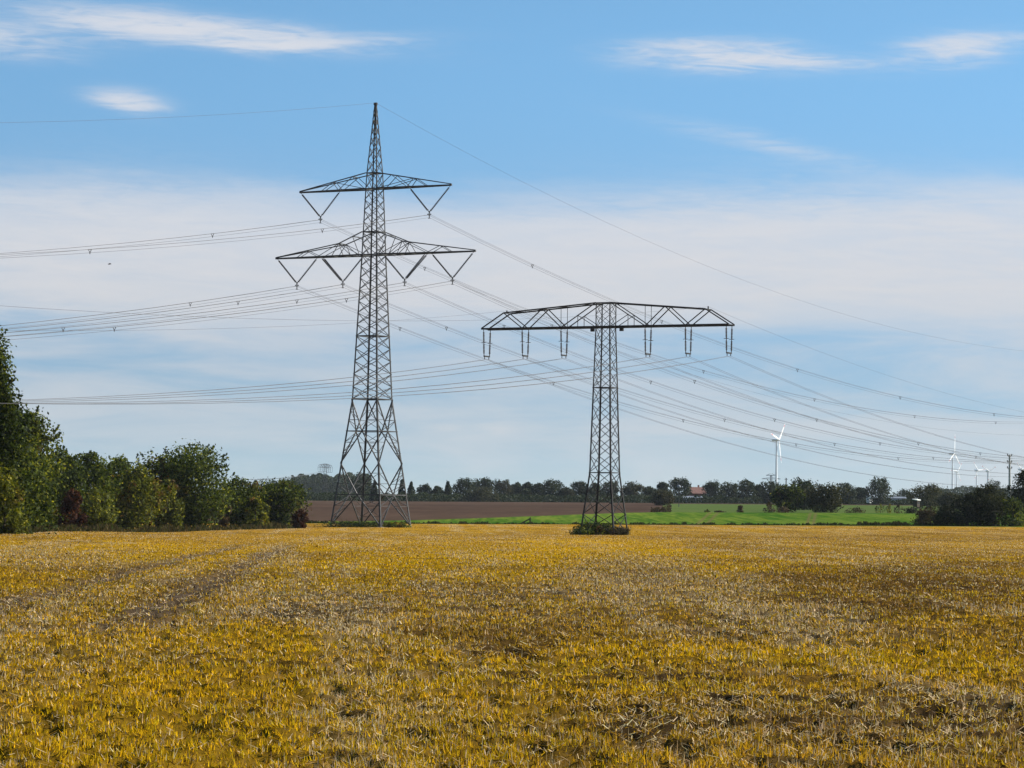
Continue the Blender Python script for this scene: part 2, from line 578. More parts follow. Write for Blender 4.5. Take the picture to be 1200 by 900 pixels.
def zones(X, Y):
    """weights of straw, yellow grass, brown stalks and bare soil over the field"""
    d = np.hypot(X, Y)
    u = X + 0.055 * Y
    L = np.log(np.maximum(d, 1))
    wob = fbm(X * 0.18, Y * 0.07, 41)
    band = fbm(u * 0.85 + wob * 1.5, Y * 0.035, 11)
    big = fbm(X * 0.09, Y * 0.03, 23)
    mid = fbm(X * 0.8, Y * 0.4, 31)
    straw = sstep(band * 0.7 + mid * 0.3, 0.48, 0.66) * 0.75
    yellow = sstep(big * 0.6 + fbm(X * 0.5, Y * 0.2, 37) * 0.4, 0.38, 0.60)
    brown = sstep(fbm(X * 0.25, Y * 0.08, 51), 0.52, 0.72) * 0.5
    soil = sstep(fbm(X * 1.1, Y * 0.75, 61) * 0.62 + mid * 0.38, 0.56, 0.68) * 0.75
    yellow = yellow * (1 - 0.65 * sstep(d, 110, 240))
    brown = np.clip(brown + 0.35 * sstep(d, 130, 300) * mid, 0, 1)
    ww = {'straw': straw, 'yellow': yellow, 'brown': brown, 'soil': soil}
    n = fbm(X * 0.6, Y * 0.25, 71) - 0.5
    for a, l, rx, ry, k, amt in _PW:
        e = ((X / np.maximum(Y, 1) - a) / rx) ** 2 + ((L - l) / max(ry, 0.02)) ** 2 + n * 1.6
        m = (1 - sstep(e, 0.1, 1.3)) * amt
        if k == 'yellow':
            ww['straw'] = ww['straw'] * (1 - m)
            ww['soil'] = ww['soil'] * (1 - 0.6 * m)
            ww['brown'] = ww['brown'] * (1 - m)
        if k == 'straw':
            ww['yellow'] = ww['yellow'] * (1 - 0.6 * m)
        ww[k] = np.clip(ww[k] + m * (0.6 + 0.8 * mid), 0, 1)
    for uc in (-3.2, -6.0):
        t = np.exp(-((u - uc + 0.5 * (wob - 0.5)) / (0.6 if uc > -4 else 0.5)) ** 2) * (1 - sstep(d, 150, 240)) * sstep(d, 36, 52) * (0.8 + 0.6 * mid)
        ww['track'] = np.clip(ww.get('track', 0) + t * (0.9 if uc > -4 else 0.7), 0, 1)
        ww['yellow'] = ww['yellow'] * (1 - np.clip(t, 0, 1))
        ww['straw'] = np.clip(ww['straw'] + 0.3 * t, 0, 1)
    if 'track' not in ww:
        ww['track'] = np.zeros(len(X))
    return ww, mid


def field_colour(X, Y):
    ww, mid = zones(X, Y)
    c = C_TAN + (C_YEL - C_TAN) * ww['yellow'][:, None]
    c = c + (C_STR - c) * (0.55 * ww['straw'])[:, None]
    c = c + (C_BRN - c) * (0.75 * ww['brown'])[:, None]
    d = np.hypot(X, Y)
    c = c + (C_SOI_SHADE * 1.4 - c) * (np.clip(ww['soil'], 0, 1) * (0.75 - 0.35 * sstep(d, 100, 300)))[:, None]
    c = c + (C_SOI_SHADE - c) * (0.84 - 0.5 * sstep(d, 50, 300))[:, None]  # ground under the blades darkened near the camera, painting shaded hollows
    c = c + (C_TRK - c) * np.clip(0.95 * ww['track'] * (0.5 + 0.9 * mid), 0, 1)[:, None]
    return c


AZ = np.radians(np.concatenate([np.arange(-180, -16, 4.0), np.linspace(-16, 16, 300), np.arange(20, 180.1, 4.0)]))


def edge_green(az):      # where the green crop ends
    pts = [(-200, 497), (350, 500), (420, 508), (480, 520), (560, 548), (650, 590), (740, 640), (780, 655), (1400, 662)]
    xs = [math.atan((p - 600) / F) for p, _ in pts]
    return np.interp(az, xs, [q for _, q in pts])


def sheet(name, d0, d1, nr, mat, colour, azs=AZ, log=True):
    D0 = d0(azs) if callable(d0) else np.full(len(azs), float(d0))
    D1 = d1(azs) if callable(d1) else np.full(len(azs), float(d1))
    t = np.linspace(0, 1, nr + 1)[:, None]
    R = np.exp(np.log(D0)[None] * (1 - t) + np.log(D1)[None] * t)
    X, Y = R * np.sin(azs)[None], R * np.cos(azs)[None]
    Z = gz(X.ravel(), Y.ravel())
    V = np.stack([X.ravel(), Y.ravel(), Z], 1)
    na = len(azs)
    i, j = np.meshgrid(np.arange(nr), np.arange(na - 1), indexing='ij')
    a = (i * na + j).ravel()
    Q = np.stack([a, a + 1, a + na + 1, a + na], 1)
    me = np_mesh(name, V, Q, point_col=colour(X.ravel(), Y.ravel()), smooth=True)
    o = link(name, me, mat)
    tag(o, kind='structure')
    return o


def crop_colour(X, Y):
    n = fbm(X * 0.12, Y * 0.02, 81)
    n2 = fbm(X * 1.5, Y * 0.06, 83)
    a, b = np.array([0.036, 0.080, 0.009]), np.array([0.092, 0.128, 0.018])
    c = a + (b - a) * np.clip(0.35 + 1.6 * (n - 0.5) + 2.2 * (n2 - 0.5), -0.2, 1.4)[:, None]
    for pa, pb in (((833, 601), (818, 612)), ((842, 601), (829, 612)), ((950, 601), (946, 612)), ((956, 601), (953, 612))):
        A, B = at(*pa, 655), at(*pb, 500)
        xl = A.x + (B.x - A.x) * (655 - Y) / 155.0
        m = np.exp(-((X - xl) / 0.30) ** 2) * 0.75
        c = c + (np.array([0.10, 0.075, 0.035]) - c) * m[:, None]
    return c


def pale_crop(X, Y):
    n = fbm(X * 0.05, Y * 0.01, 91)
    return np.array([0.045, 0.075, 0.02]) + np.array([0.03, 0.025, 0.01]) * n[:, None]


def clay_colour(X, Y):
    n = fbm(X * 0.02, Y * 0.012, 95)
    n2 = fbm(X * 0.3, Y * 0.03, 97)
    return np.array([0.044, 0.029, 0.022]) + np.array([0.042, 0.027, 0.018]) * (n + 0.5 * n2 - 0.5)[:, None]


def far_colour(X, Y):
    n = fbm(X * 0.004, Y * 0.003, 99)[:, None]
    return np.array([0.06, 0.085, 0.03]) * (1 - n) + np.array([0.12, 0.10, 0.05]) * n


def meadow(X, Y):
    return np.array([0.07, 0.10, 0.03]) + 0.03 * fbm(X * 0.05, Y * 0.05, 101)[:, None]


azsplit = math.atan((778 - 600) / F)
AZL = np.unique(np.concatenate([AZ[AZ < azsplit], [azsplit]]))
AZR = np.unique(np.concatenate([[azsplit], AZ[AZ > azsplit]]))
NEAR_AZ = np.radians(np.concatenate([np.arange(-180, -13, 4.0), np.linspace(-13, 13, 420), np.arange(17, 180.1, 4.0)]))
sheet("stubble_field", 0.5, 16, 8, SOIL, field_colour, NEAR_AZ).name = "field_ground"
sheet("stubble_field", 16, 482, 760, SOIL, field_colour, NEAR_AZ)
sheet("green_field", 482, edge_green, 40, CROP, crop_colour, np.radians(np.concatenate([np.arange(-180, -12, 4.0), np.linspace(-12, 12, 1100), np.arange(16, 180.1, 4.0)])))
sheet("ploughed_field", edge_green, 1310, 30, CLAY, clay_colour, AZL)
sheet("pasture", edge_green, 1180, 24, CROP, pale_crop, AZR)
sheet("ploughed_strip", 1180, 1310, 6, CLAY, clay_colour, AZR)
sheet("far_plain", 1310, 9000, 30, CROP, far_colour)


# ------------------------------------------------------------------ stubble and weeds over the field
def blades(name, label, rng, n, d0, d1, width, hmin, hmax, chooser, az=0.19, lean=0.5, flat=0.0, left_cut=True):
    """n thin blades, evenly spread over log distance"""
    d = np.exp(rng.uniform(math.log(d0), math.log(d1), n))
    a = rng.uniform(-az, az, n)
    X, Y = d * np.sin(a), d * np.cos(a)
    keep, col, hs = chooser(X, Y, d, rng)
    X, Y, d, hs = X[keep], Y[keep], d[keep], hs[keep]
    col = col[keep]
    n = len(X)
    Z = gz(X, Y)
    h = rng.uniform(hmin, hmax, n) * hs
    w = width(d) * rng.uniform(0.7, 1.3, n)
    th = rng.uniform(0, 2 * np.pi, n)
    ln = np.abs(rng.normal(0, lean, n)) + flat
    ln = np.minimum(ln, 1.5)
    dx, dy = np.cos(th) * np.sin(ln) * h, np.sin(th) * np.sin(ln) * h
    dz = np.cos(ln) * h
    # width direction mostly square to the line of sight but turned at random
    ph = rng.normal(0, 0.9, n)
    wx, wy = np.cos(ph) * w / 2, np.sin(ph) * w / 2
    lift = np.where(flat > 0, rng.uniform(0.0, 0.04, n), -0.005)
    b = np.stack([X, Y, Z + lift], 1)
    W = np.stack([wx, wy, np.zeros(n)], 1)
    T = np.stack([dx, dy, dz], 1)
    k = 0.8 if flat > 0 else 0.25
    V = np.stack([b - W, b + W, b + T * 1.0 + W * k, b + T * 1.0 - W * k], 1).reshape(-1, 3)
    Q = np.arange(4 * n).reshape(n, 4)
    me = np_mesh(name, V, Q, face_col=col)
    o = link(name, me, BLADE)
    return tag(o, label, 'grass', kind='stuff')


rng = np.random.default_rng(5)


def vary(c, rng, n, amt=0.3):
    return c * (1 + amt * rng.uniform(-1, 1, (n, 1))) * (1 + 0.08 * rng.uniform(-1, 1, (n, 3)))


def ch_grass(X, Y, d, rng):
    ww, mid = zones(X, Y)
    n = len(X)
    tuft = fbm(X * 4.6, Y * 3.4, 6, 3)
    dens = (0.55 + 0.8 * ww['yellow']) * (1 - 0.85 * ww['soil']) * (1 - 0.82 * ww['track']) * (0.05 + 1.6 * sstep(tuft, 0.38, 0.58))
    keep = rng.uniform(0, 1, n) < np.clip(dens, 0, 1)
    c = C_TAN + (C_YEL - C_TAN) * (0.45 + 0.55 * ww['yellow'])[:, None]
    c = c + (C_BRN - c) * (0.7 * ww['brown'])[:, None]
    g_ = (fbm(X * 0.5, Y * 0.25, 13) > 0.56) & (rng.uniform(0, 1, n) < 0.55)
    c = np.where(g_[:, None], C_OLI * 1.15, c)
    q = rng.uniform(0, 1, n)
    c = np.where((q < 0.17)[:, None], C_BRN * 0.6, c)
    c = np.where((q > 0.94 - 0.16 * ww['straw'])[:, None], C_STR * 0.95, c)
    return keep, vary(c, rng, n, 0.5), 0.35 + 1.1 * sstep(tuft, 0.35, 0.65)


def ch_straw(X, Y, d, rng):
    ww, mid = zones(X, Y)
    n = len(X)
    u = X + 0.055 * Y
    row = 0.5 + 0.5 * np.cos(u * 2 * np.pi / 0.17)
    row = np.where(d < 60, row, 0.5)
    p = np.clip(0.06 + 0.9 * ww['straw'] + 0.35 * ww['brown'], 0, 1) * (0.35 + 0.9 * row ** 2) * (1 - 0.7 * ww['soil']) * (1 - 0.55 * ww['track'])
    keep = rng.uniform(0, 1, n) < p
    c = C_STR + (C_BRN * 1.2 - C_STR) * np.clip(ww['brown'] * 0.8 + (rng.uniform(0, 1, n) < 0.25), 0, 1)[:, None]
    return keep, vary(c, rng, n, 0.5), np.ones(n)


def ch_litter(X, Y, d, rng):
    ww, mid = zones(X, Y)
    n = len(X)
    p = np.clip(0.07 + 0.42 * ww['straw'] + 0.4 * ww['soil'] + 0.2 * ww['brown'] + 0.3 * ww['track'], 0, 1)
    keep = rng.uniform(0, 1, n) < p
    c = np.where((rng.uniform(0, 1, n) < 0.6)[:, None], C_STR * 1.05, C_TAN * 0.9)
    return keep, vary(c, rng, n, 0.35), np.ones(n)


blades("yellowing_grass", "golden yellow weeds and grass covering the stubble field", rng, 950000, 17, 478, lambda d: 0.0115 * (d / 25) ** 0.85, 0.014, 0.052, ch_grass, lean=1.15)
blades("straw_stubble", "pale upright cut straw standing in rows across the field", rng, 300000, 17, 478, lambda d: 0.006 * (d / 25) ** 0.9, 0.04, 0.11, ch_straw, lean=0.35)
blades("straw_litter", "loose pale straw lying flat across the stubble field", rng, 190000, 17, 300, lambda d: 0.009 * (d / 25) ** 0.8, 0.03, 0.11, ch_litter, lean=0.25, flat=1.1)


# ------------------------------------------------------------------ vegetation builders
def crown_arrays(seed, w, h, n, leaf, shape, depth=None, base=0.12, nclump=None, lumpy=1.0, fill=1.0, twig=1.0):
    """leaf quads spread through clumps in the crown's volume (origin at the ground)"""
    r = np.random.default_rng(seed)
    depth = depth or w
    nc = nclump or int(np.clip(n / 55, 30, 170))
    t = r.uniform(0, 1, nc)
    if shape == 'cone':
        t = r.uniform(0, 1, nc) ** 1.25
        prof = (1 - t) ** 0.8 * 0.92 + 0.07
    elif shape == 'round':
        prof = np.sqrt(np.clip(1 - (2 * t - 0.95) ** 2, 0.05, 1))
    elif shape == 'broad':
        prof = np.sqrt(np.clip(1 - (1.75 * t - 0.9) ** 2, 0.05, 1)) * np.where(t < 0.15, 0.8, 1)
    elif shape == 'column':
        prof = np.clip(np.minimum(1, (1 - t) * 2.4), 0.15, 1) * (0.8 + 0.2 * np.sin(t * 3.1))
    else:  # shrub
        prof = np.sqrt(np.clip(1 - t ** 2.2, 0.05, 1))
    ang = r.uniform(0, 2 * np.pi, nc)
    rr = np.sqrt(r.uniform(0.12, 1, nc)) * prof
    rc = r.uniform(0.10, 0.21, nc) * (0.6 + 0.4 * prof) * fill * (0.72 if shape in ('cone', 'column') else 1.0)
    cx = np.cos(ang) * rr * (0.5 - 0.07)
    cy = np.sin(ang) * rr * (0.5 - 0.07)
    cz = base + (0.97 - base) * (0.05 + 0.9 * t)
    # lobes: whole limbs push out unevenly
    lobe = 1 + 0.22 * lumpy * np.sin(ang * 2 + seed) * np.sin(t * 5 + seed * 1.7) + 0.12 * r.normal(0, 1, nc)
    cx, cy = cx * lobe, cy * lobe
    k = r.choice(nc, n, p=(rc ** 2) / (rc ** 2).sum())
    dv = r.normal(0, 1, (n, 3))
    dv /= np.linalg.norm(dv, axis=1)[:, None]
    q = r.uniform(0.25, 1, n) ** 0.45
    stretch = 1.1 if shape not in ('cone', 'column') else 2.3
    P = np.stack([(cx[k] + dv[:, 0] * rc[k] * q) * w, (cy[k] + dv[:, 1] * rc[k] * q) * depth,
                  (cz[k] * h + dv[:, 2] * rc[k] * q * w * stretch * 0.9)], 1)
    # sprays at the tips
    tip = r.uniform(0, 1, n) < 0.10
    P[tip] += (dv[tip] + np.array([0, 0, 0.6])) * (rc[k][tip] * w * 0.35)[:, None] * r.uniform(0, 1, (tip.sum(), 1))
    nt = int(n * 0.07)
    out = np.argsort(-(cz + 0.9 * np.hypot(cx, cy)))[:max(6, nc // 2)]
    tw = r.integers(0, 60, nt)
    tc = out[r.integers(0, len(out), 60)]
    tdir = np.stack([cx[tc] * 1.6, cy[tc] * 1.6, np.full(60, 0.55)], 1) + r.normal(0, 0.25, (60, 3))
    tdir /= np.linalg.norm(tdir, axis=1)[:, None]
    tl = rc[tc] * r.uniform(0.8, 1.45, 60) * twig
    org = np.stack([cx[tc] * w, cy[tc] * depth, cz[tc] * h], 1)
    ff = r.uniform(0.5, 1, nt)[:, None]
    P[:nt] = org[tw] + tdir[tw] * (tl[tw] * w)[:, None] * ff + r.normal(0, leaf * 0.5, (nt, 3)) * (1.15 - ff)
    P[:, 2] = np.maximum(P[:, 2], 0.05 * leaf)
    nrm = dv * 0.55 + r.normal(0, 0.6, (n, 3)) + np.array([0, 0, 0.25])
    nrm /= np.linalg.norm(nrm, axis=1)[:, None]
    ref = r.normal(0, 1, (n, 3))
    a = np.cross(nrm, ref)
    a /= np.linalg.norm(a, axis=1)[:, None] + 1e-9
    b = np.cross(nrm, a)
    s = (leaf * r.uniform(0.55, 1.3, n))[:, None]
    V = np.stack([P - a * s * 0.62, P - b * s * 0.34, P + a * s * 0.62, P + b * s * 0.34], 1).reshape(-1, 3)
    Q = np.arange(4 * n).reshape(n, 4)
    ctone = r.uniform(0.0, 0.85, nc)
    tone = np.clip(ctone[k] * 0.55 + r.uniform(0, 1, n) ** 1.6 * 0.62, 0, 1)
    clumps = [(cx[i] * w, cy[i] * depth, cz[i] * h) for i in range(nc)]
    return V, Q, tone, clumps


def trunk_mesh(h, r0, clumps, seed, limbs=6, top=0.72):
    r = random.Random(seed)
    m = MB()
    ln = (r.uniform(-.03, .03) * h, r.uniform(-.03, .03) * h)
    pts = [(ln[0] * t * t, ln[1] * t * t, h * top * t - (0.15 if t == 0 else 0)) for t in (0, 0.25, 0.5, 0.75, 1)]
    m.tube(pts, [r0 * 1.25, r0, r0 * 0.75, r0 * 0.5, r0 * 0.18], 7)
    for c in r.sample(clumps, min(limbs, len(clumps))):
        t = min(0.85, max(0.12, (c[2] / h) * 0.65))
        p = Vector((ln[0] * t * t, ln[1] * t * t, h * top * t))
        c = Vector(c)
        mid = p.lerp(c, 0.5) + Vector((0, 0, -0.04 * h))
        m.tube([p, mid, c], [r0 * 0.42, r0 * 0.26, r0 * 0.08], 5)
    return m.mesh("trunk")


def plant(name, label, cat, px, py_top, Y, wpx, shape, pal, n, leaf, group=None, depth=None, base=0.1, seed=0, limbs=6, lumpy=1.0, sink=0.0, r0=None, fill=1.0):
    """tree or shrub whose crown top is at photo pixel (px, py_top) at depth Y"""
    T = at(px, py_top, Y)
    z0 = g(T.x, Y) - sink
    h = T.z - z0
    w = wpx * Y / F
    root = empty(name, (T.x, Y, z0), random.uniform(-3, 3))
    V, Q, tone, cl = crown_arrays(seed, w, h, n, leaf, shape, depth, base, None, lumpy, fill, 0.5 if 'distant' in name else 1.0)
    top = np.percentile(V[:, 2], 99.8)
    V[:, 2] *= h / top
    tree = name.endswith('tree')
    link("trunk" if tree else "stem", trunk_mesh(h, r0 or max(0.05, 0.018 * h), cl, seed, limbs), BARK, root)
    link("crown" if tree else "foliage", np_mesh("crown", V, Q, face_attr=tone), LEAF[pal], root)
    return tag(root, label, cat, group)


# ------------------------------------------------------------------ lattice pylons
def square(w, z):
    h = w / 2
    return [Vector((-h, -h, z)), Vector((h, -h, z)), Vector((h, h, z)), Vector((-h, h, z))]


def lattice(root, prof, levels, leg_w, brace_w, mat, rings):
    """legs and X-braced panels; prof = [(z, side)], levels = panel heights"""
    zs, ws = [p[0] for p in prof], [p[1] for p in prof]
    W = lambda z: float(np.interp(z, zs, ws))
    for k in range(4):
        m = MB()
        for (za, wa), (zb, wb) in zip(prof[:-1], prof[1:]):
            a, b = square(wa, za)[k], square(wb, zb)[k]
            f = 1.0 - 0.45 * (za / zs[-1])
            sx, sy = (1 if a.x < 0 else -1), (1 if a.y < 0 else -1)
            m.angle(a, b, leg_w * f, (sx, 0, 0), (0, sy, 0), leg_w * f * 0.28)
        m.build("leg", mat, root)
    for za, zb in zip(levels[:-1], levels[1:]):
        A, B = square(W(za), za), square(W(zb), zb)
        bw = brace_w * (1.0 - 0.4 * za / zs[-1])
        for k in range(4):
            j = (k + 1) % 4
            m = MB()
            n = (A[k] + A[j]).normalized() * bw * 0.5
            n.z = 0
            m.bar(A[k] + n, B[j] + n, bw)
            m.bar(A[j] - n, B[k] - n, bw)
            m.build("cross_brace", mat, root)
    for z in rings:
        S = square(W(z), z)
        m = MB()
        for k in range(4):
            m.bar(S[k], S[(k + 1) % 4], brace_w * 1.35)
        m.bar(S[0], S[2], brace_w * 0.8)
        m.build("horizontal_frame", mat, root)
    return W


def disc_string(a, b, mat, parent, rad_=0.13, pitch=0.22, core=0.03, gaps=(), horn=True):
    """string of insulator discs from a to b as one mesh"""
    a, b = Vector(a), Vector(b)
    L = (b - a).length
    d = (b - a) / L
    m = MB()
    s0, s1 = 0.3, L - 0.3
    pts, rr = [a, a + d * s0], [core, core]
    s = s0
    while s < s1:
        gap = any(abs(s / L - q) < 0.035 for q in gaps)
        if gap:
            pts += [a + d * s, a + d * (s + pitch)]
            rr += [core, core]
        else:
            pts += [a + d * (s + pitch * 0.15), a + d * (s + pitch * 0.25), a + d * (s + pitch * 0.7), a + d * (s + pitch * 0.8)]
            rr += [core * 1.2, rad_, rad_ * 0.75, core * 1.2]
        s += pitch
    pts += [a + d * (s1 + 0.08), b]
    rr += [core, core]
    m.tube(pts, rr, 6)
    return m.build("insulator_string", mat, parent)


def yoke_ring(c, r, parent, mat, axis='z'):
    m = MB()
    n = 10
    P = [Vector(c) + (Vector((math.cos(2 * math.pi * i / n) * r, 0, math.sin(2 * math.pi * i / n) * r * 0.6))) for i in range(n)]
    for i in range(n):
        m.bar(P[i], P[(i + 1) % n], 0.035)
    return m.build("arcing_ring", mat, parent)


# ---- big two-armed pylon
TH_B, YB = rad(29), 440.0
KB = YB / F
_pb = at(434.5, 617.5, YB)
PB = Vector((_pb.x, YB, g(_pb.x, YB)))
big = empty("transmission_pylon", PB, -TH_B)
tag(big, "tall lattice pylon with two crossarms and a pointed earth wire peak", "pylon", "pylons of the power lines")
ZB0 = at(434.5, 617.5, YB).z


def zrow(row, px=437.0):
    return at(px, row, YB).z - PB.z


zW, zM, zN, zL4 = zrow(468), zrow(505.5), zrow(543), zrow(580)
zLo, zLoTop = zrow(298.8), zrow(272)
zUp, zUpTop, zTip = zrow(221.3), zrow(203), zrow(120.5)
PROF_B = [(0, 8.5), (zW, 4.25), (zLo, 2.6), (zUp, 1.95), (zUpTop, 1.75), (zTip - 0.3, 0.28)]


def build_big(root):
    zA = zrow(394)
    lev = list(np.linspace(zW, zA, 6)) + list(np.linspace(zA, zLo, 8))[1:] + list(np.linspace(zLo, zUp, 7))[1:] + [zUpTop] + list(zUpTop + (zTip - 0.3 - zUpTop) * np.array([.2, .38, .54, .68, .8, .9, 1.0]))
    W = lattice(root, PROF_B, lev, 0.23, 0.10, STEEL, [zW, zA, zLo, zLoTop, zUp, zUpTop])
    # braced foot: diamonds between mid-face points and the legs
    for k in range(4):
        j = (k + 1) % 4
        P = lambda z, q=None: square(W(z), z)[q]
        mid = lambda z: (P(z, k) + P(z, j)) / 2
        for za, zb, first in ((zM, zW, False), (zM, zN, True), (zL4, zN, False), (zL4, 0.0, True)):
            for q in (k, j):
                m = MB()
                a, b = mid(za), P(zb, q)
                m.bar(a, b, 0.14)
                m.build("diagonal_strut", STEEL, root)
                # short struts from the leg to the diagonal
                m = MB()
                for t in (0.35, 0.68):
                    c = a.lerp(b, t)
                    lg = P(c.z, q)
                    m.bar(c, lg, 0.07)
                    c2 = a.lerp(b, max(0.0, t - 0.3))
                    lg2 = P(a.lerp(b, t).z, q)
                    m.bar(c2, lg2, 0.06)
                m.build("redundant_brace", STEEL, root)
        for z in (zM, zL4):
            MB().bar(P(z, k), P(z, j), 0.13).build("horizontal_bar", STEEL, root)
    for p in square(8.5, 0):
        MB().box((p.x, p.y, -0.42), (0.9, 0.9, 0.9)).build("concrete_footing", CONCRETE, root)

    def arm(zb, zt, half, knee, label, braces):
        half *= 1.03
        knee = (knee[0] * 1.03, knee[1]) if knee else None
        braces = [(p * 1.03, q * 1.03) for p, q in braces]
        a = empty("crossarm", (0, 0, 0))
        a.parent = root
        a["label"] = label
        for s in (-1, 1):
            x0, w0 = W(zb) / 2, W(zb) / 2
            wy = lambda x: w0 * max(0.02, 1 - (x - x0) / (half - x0)) + 0.04
            xt0, wt0 = W(zt) / 2, W(zt) / 2

            def ztop(x):
                if knee:
                    kx, kz = knee
                    return zt + (kz - zt) * (x - xt0) / (kx - xt0) if x < kx else kz + (zb + 0.15 - kz) * (x - kx) / (half - kx)
                return zt + (zb + 0.15 - zt) * (x - xt0) / (half - xt0)
            for e in (-1, 1):
                MB().bar((s * x0, e * wy(x0), zb), (s * half, e * wy(half), zb), 0.2).build("lower_chord", STEEL, a)
                m = MB()
                xs = [xt0] + ([knee[0]] if knee else []) + [half]
                for xa, xb in zip(xs[:-1], xs[1:]):
                    m.bar((s * xa, e * wy(xa), ztop(xa)), (s * xb, e * wy(xb), ztop(xb)), 0.13)
                m.build("upper_chord", STEEL, a)
                m = MB()
                for xa, xb in braces:      # from top chord at xa to bottom chord at xb
                    m.bar((s * xa, e * wy(xa), ztop(xa)), (s * xb, e * wy(xb), zb), 0.075)
                m.build("web_brace", STEEL, a)
            m = MB()
            n = 9
            for i in range(n):
                xa, xb = x0 + (half - x0) * i / n, x0 + (half - x0) * (i + 1) / n
                e = 1 if i % 2 else -1
                m.bar((s * xa, e * wy(xa), zb + 0.02), (s * xb, -e * wy(xb), zb + 0.02), 0.07)
            for xk in sorted({b for _, b in braces}):
                m.bar((s * xk, wy(xk), zb - 0.03), (s * xk, -wy(xk), zb - 0.03), 0.12)
            for xk in sorted({b for b, _ in braces}):
                m.bar((s * xk, wy(xk), ztop(xk)), (s * xk, -wy(xk), ztop(xk)), 0.12)
            m.build("plan_lacing", STEEL, a)
        return a
    arm(zLo, zLoTop, 16.3, (5.2, zrow(284.5)), "lower crossarm, the wider one", [(5.2, 1.6), (5.2, 3.1), (5.2, 4.4), (5.2, 6.4), (5.2, 8.9), (10.9, 8.9), (10.9, 12.6), (2.8, 1.6)])
    arm(zUp, zUpTop, 12.4, None, "upper crossarm, the shorter one", [(6.6, 1.1), (6.6, 5.6), (6.6, 8.6), (3.2, 1.1), (3.2, 5.6)])
    MB().box((0, 0, zTip - 0.15), (0.5, 0.3, 0.35)).build("earth_wire_clamp", STEEL, root)
    att = []
    drop = 3.75

    def vstring(s, xo, xi, xa, zb, dbl):
        xo, xi, xa = xo * 1.03, xi * 1.03, xa * 1.03
        ap = Vector((s * xa, 0, zb - drop))
        for x, d2 in ((xo, dbl), (xi, False)):
            for yo in ((-0.28, 0.28) if d2 else (0.0,)):
                disc_string((s * x, yo, zb - 0.12), ap + Vector((0.10 * s * (1 if x > xa else -1), yo * 0.6, 0.1)), GLASS_INS, root, 0.15, 0.2, 0.035)
        m = MB()
        m.bar(ap + Vector((0, 0, 0.2)), ap + Vector((0, 0, -0.85)), 0.10)
        m.bar(ap + Vector((-0.32, 0, -0.28)), ap + Vector((0.32, 0, -0.28)), 0.08)
        m.bar(ap + Vector((-0.18, 0, 0.45)), ap + Vector((-0.05, 0, -0.1)), 0.04)
        m.bar(ap + Vector((0.18, 0, 0.45)), ap + Vector((0.05, 0, -0.1)), 0.04)
        m.bar(ap + Vector((-0.2, 0, -0.85)), ap + Vector((0.2, 0, -0.85)), 0.06)
        m.build("suspension_clamp", STEEL, root)
        yoke_ring(ap + Vector((0, 0, -0.28)), 0.3, root, STEEL)
        att.append(ap + Vector((0, 0, -0.55)))
    vstring(-1, 12.2, 5.7, 8.9, zUp, False)
    vstring(1, 12.2, 5.7, 8.9, zUp, False)
    vstring(-1, 16.0, 9.35, 12.7, zLo, False)
    vstring(-1, 8.5, 1.7, 5.05, zLo, True)
    vstring(1, 8.5, 1.7, 5.05, zLo, True)
    vstring(1, 16.0, 9.35, 12.7, zLo, False)
    att.append(Vector((0, 0, zTip)))
    return att


ATT_B = build_big(big)

# ---- single-armed T pylon
TH_T, YT = rad(25), 360.0
_pt = at(708.0, 627.0, YT)
PT = Vector((_pt.x, YT, _pt.z))
tee = empty("transmission_pylon", PT, -TH_T)
tag(tee, "shorter T-shaped lattice pylon with one long crossarm and hanging double strings", "pylon", "pylons of the power lines")


def trow(row, px=711.0):
    return at(px, row, YT).z - PT.z


tC, tT, tA, tH = trow(383.3), trow(355.2), trow(454.5), trow(554)
PROF_T = [(0, 4.4), (tH, 2.78), (tA, 2.26), (tC, 1.86), (tT, 1.86)]


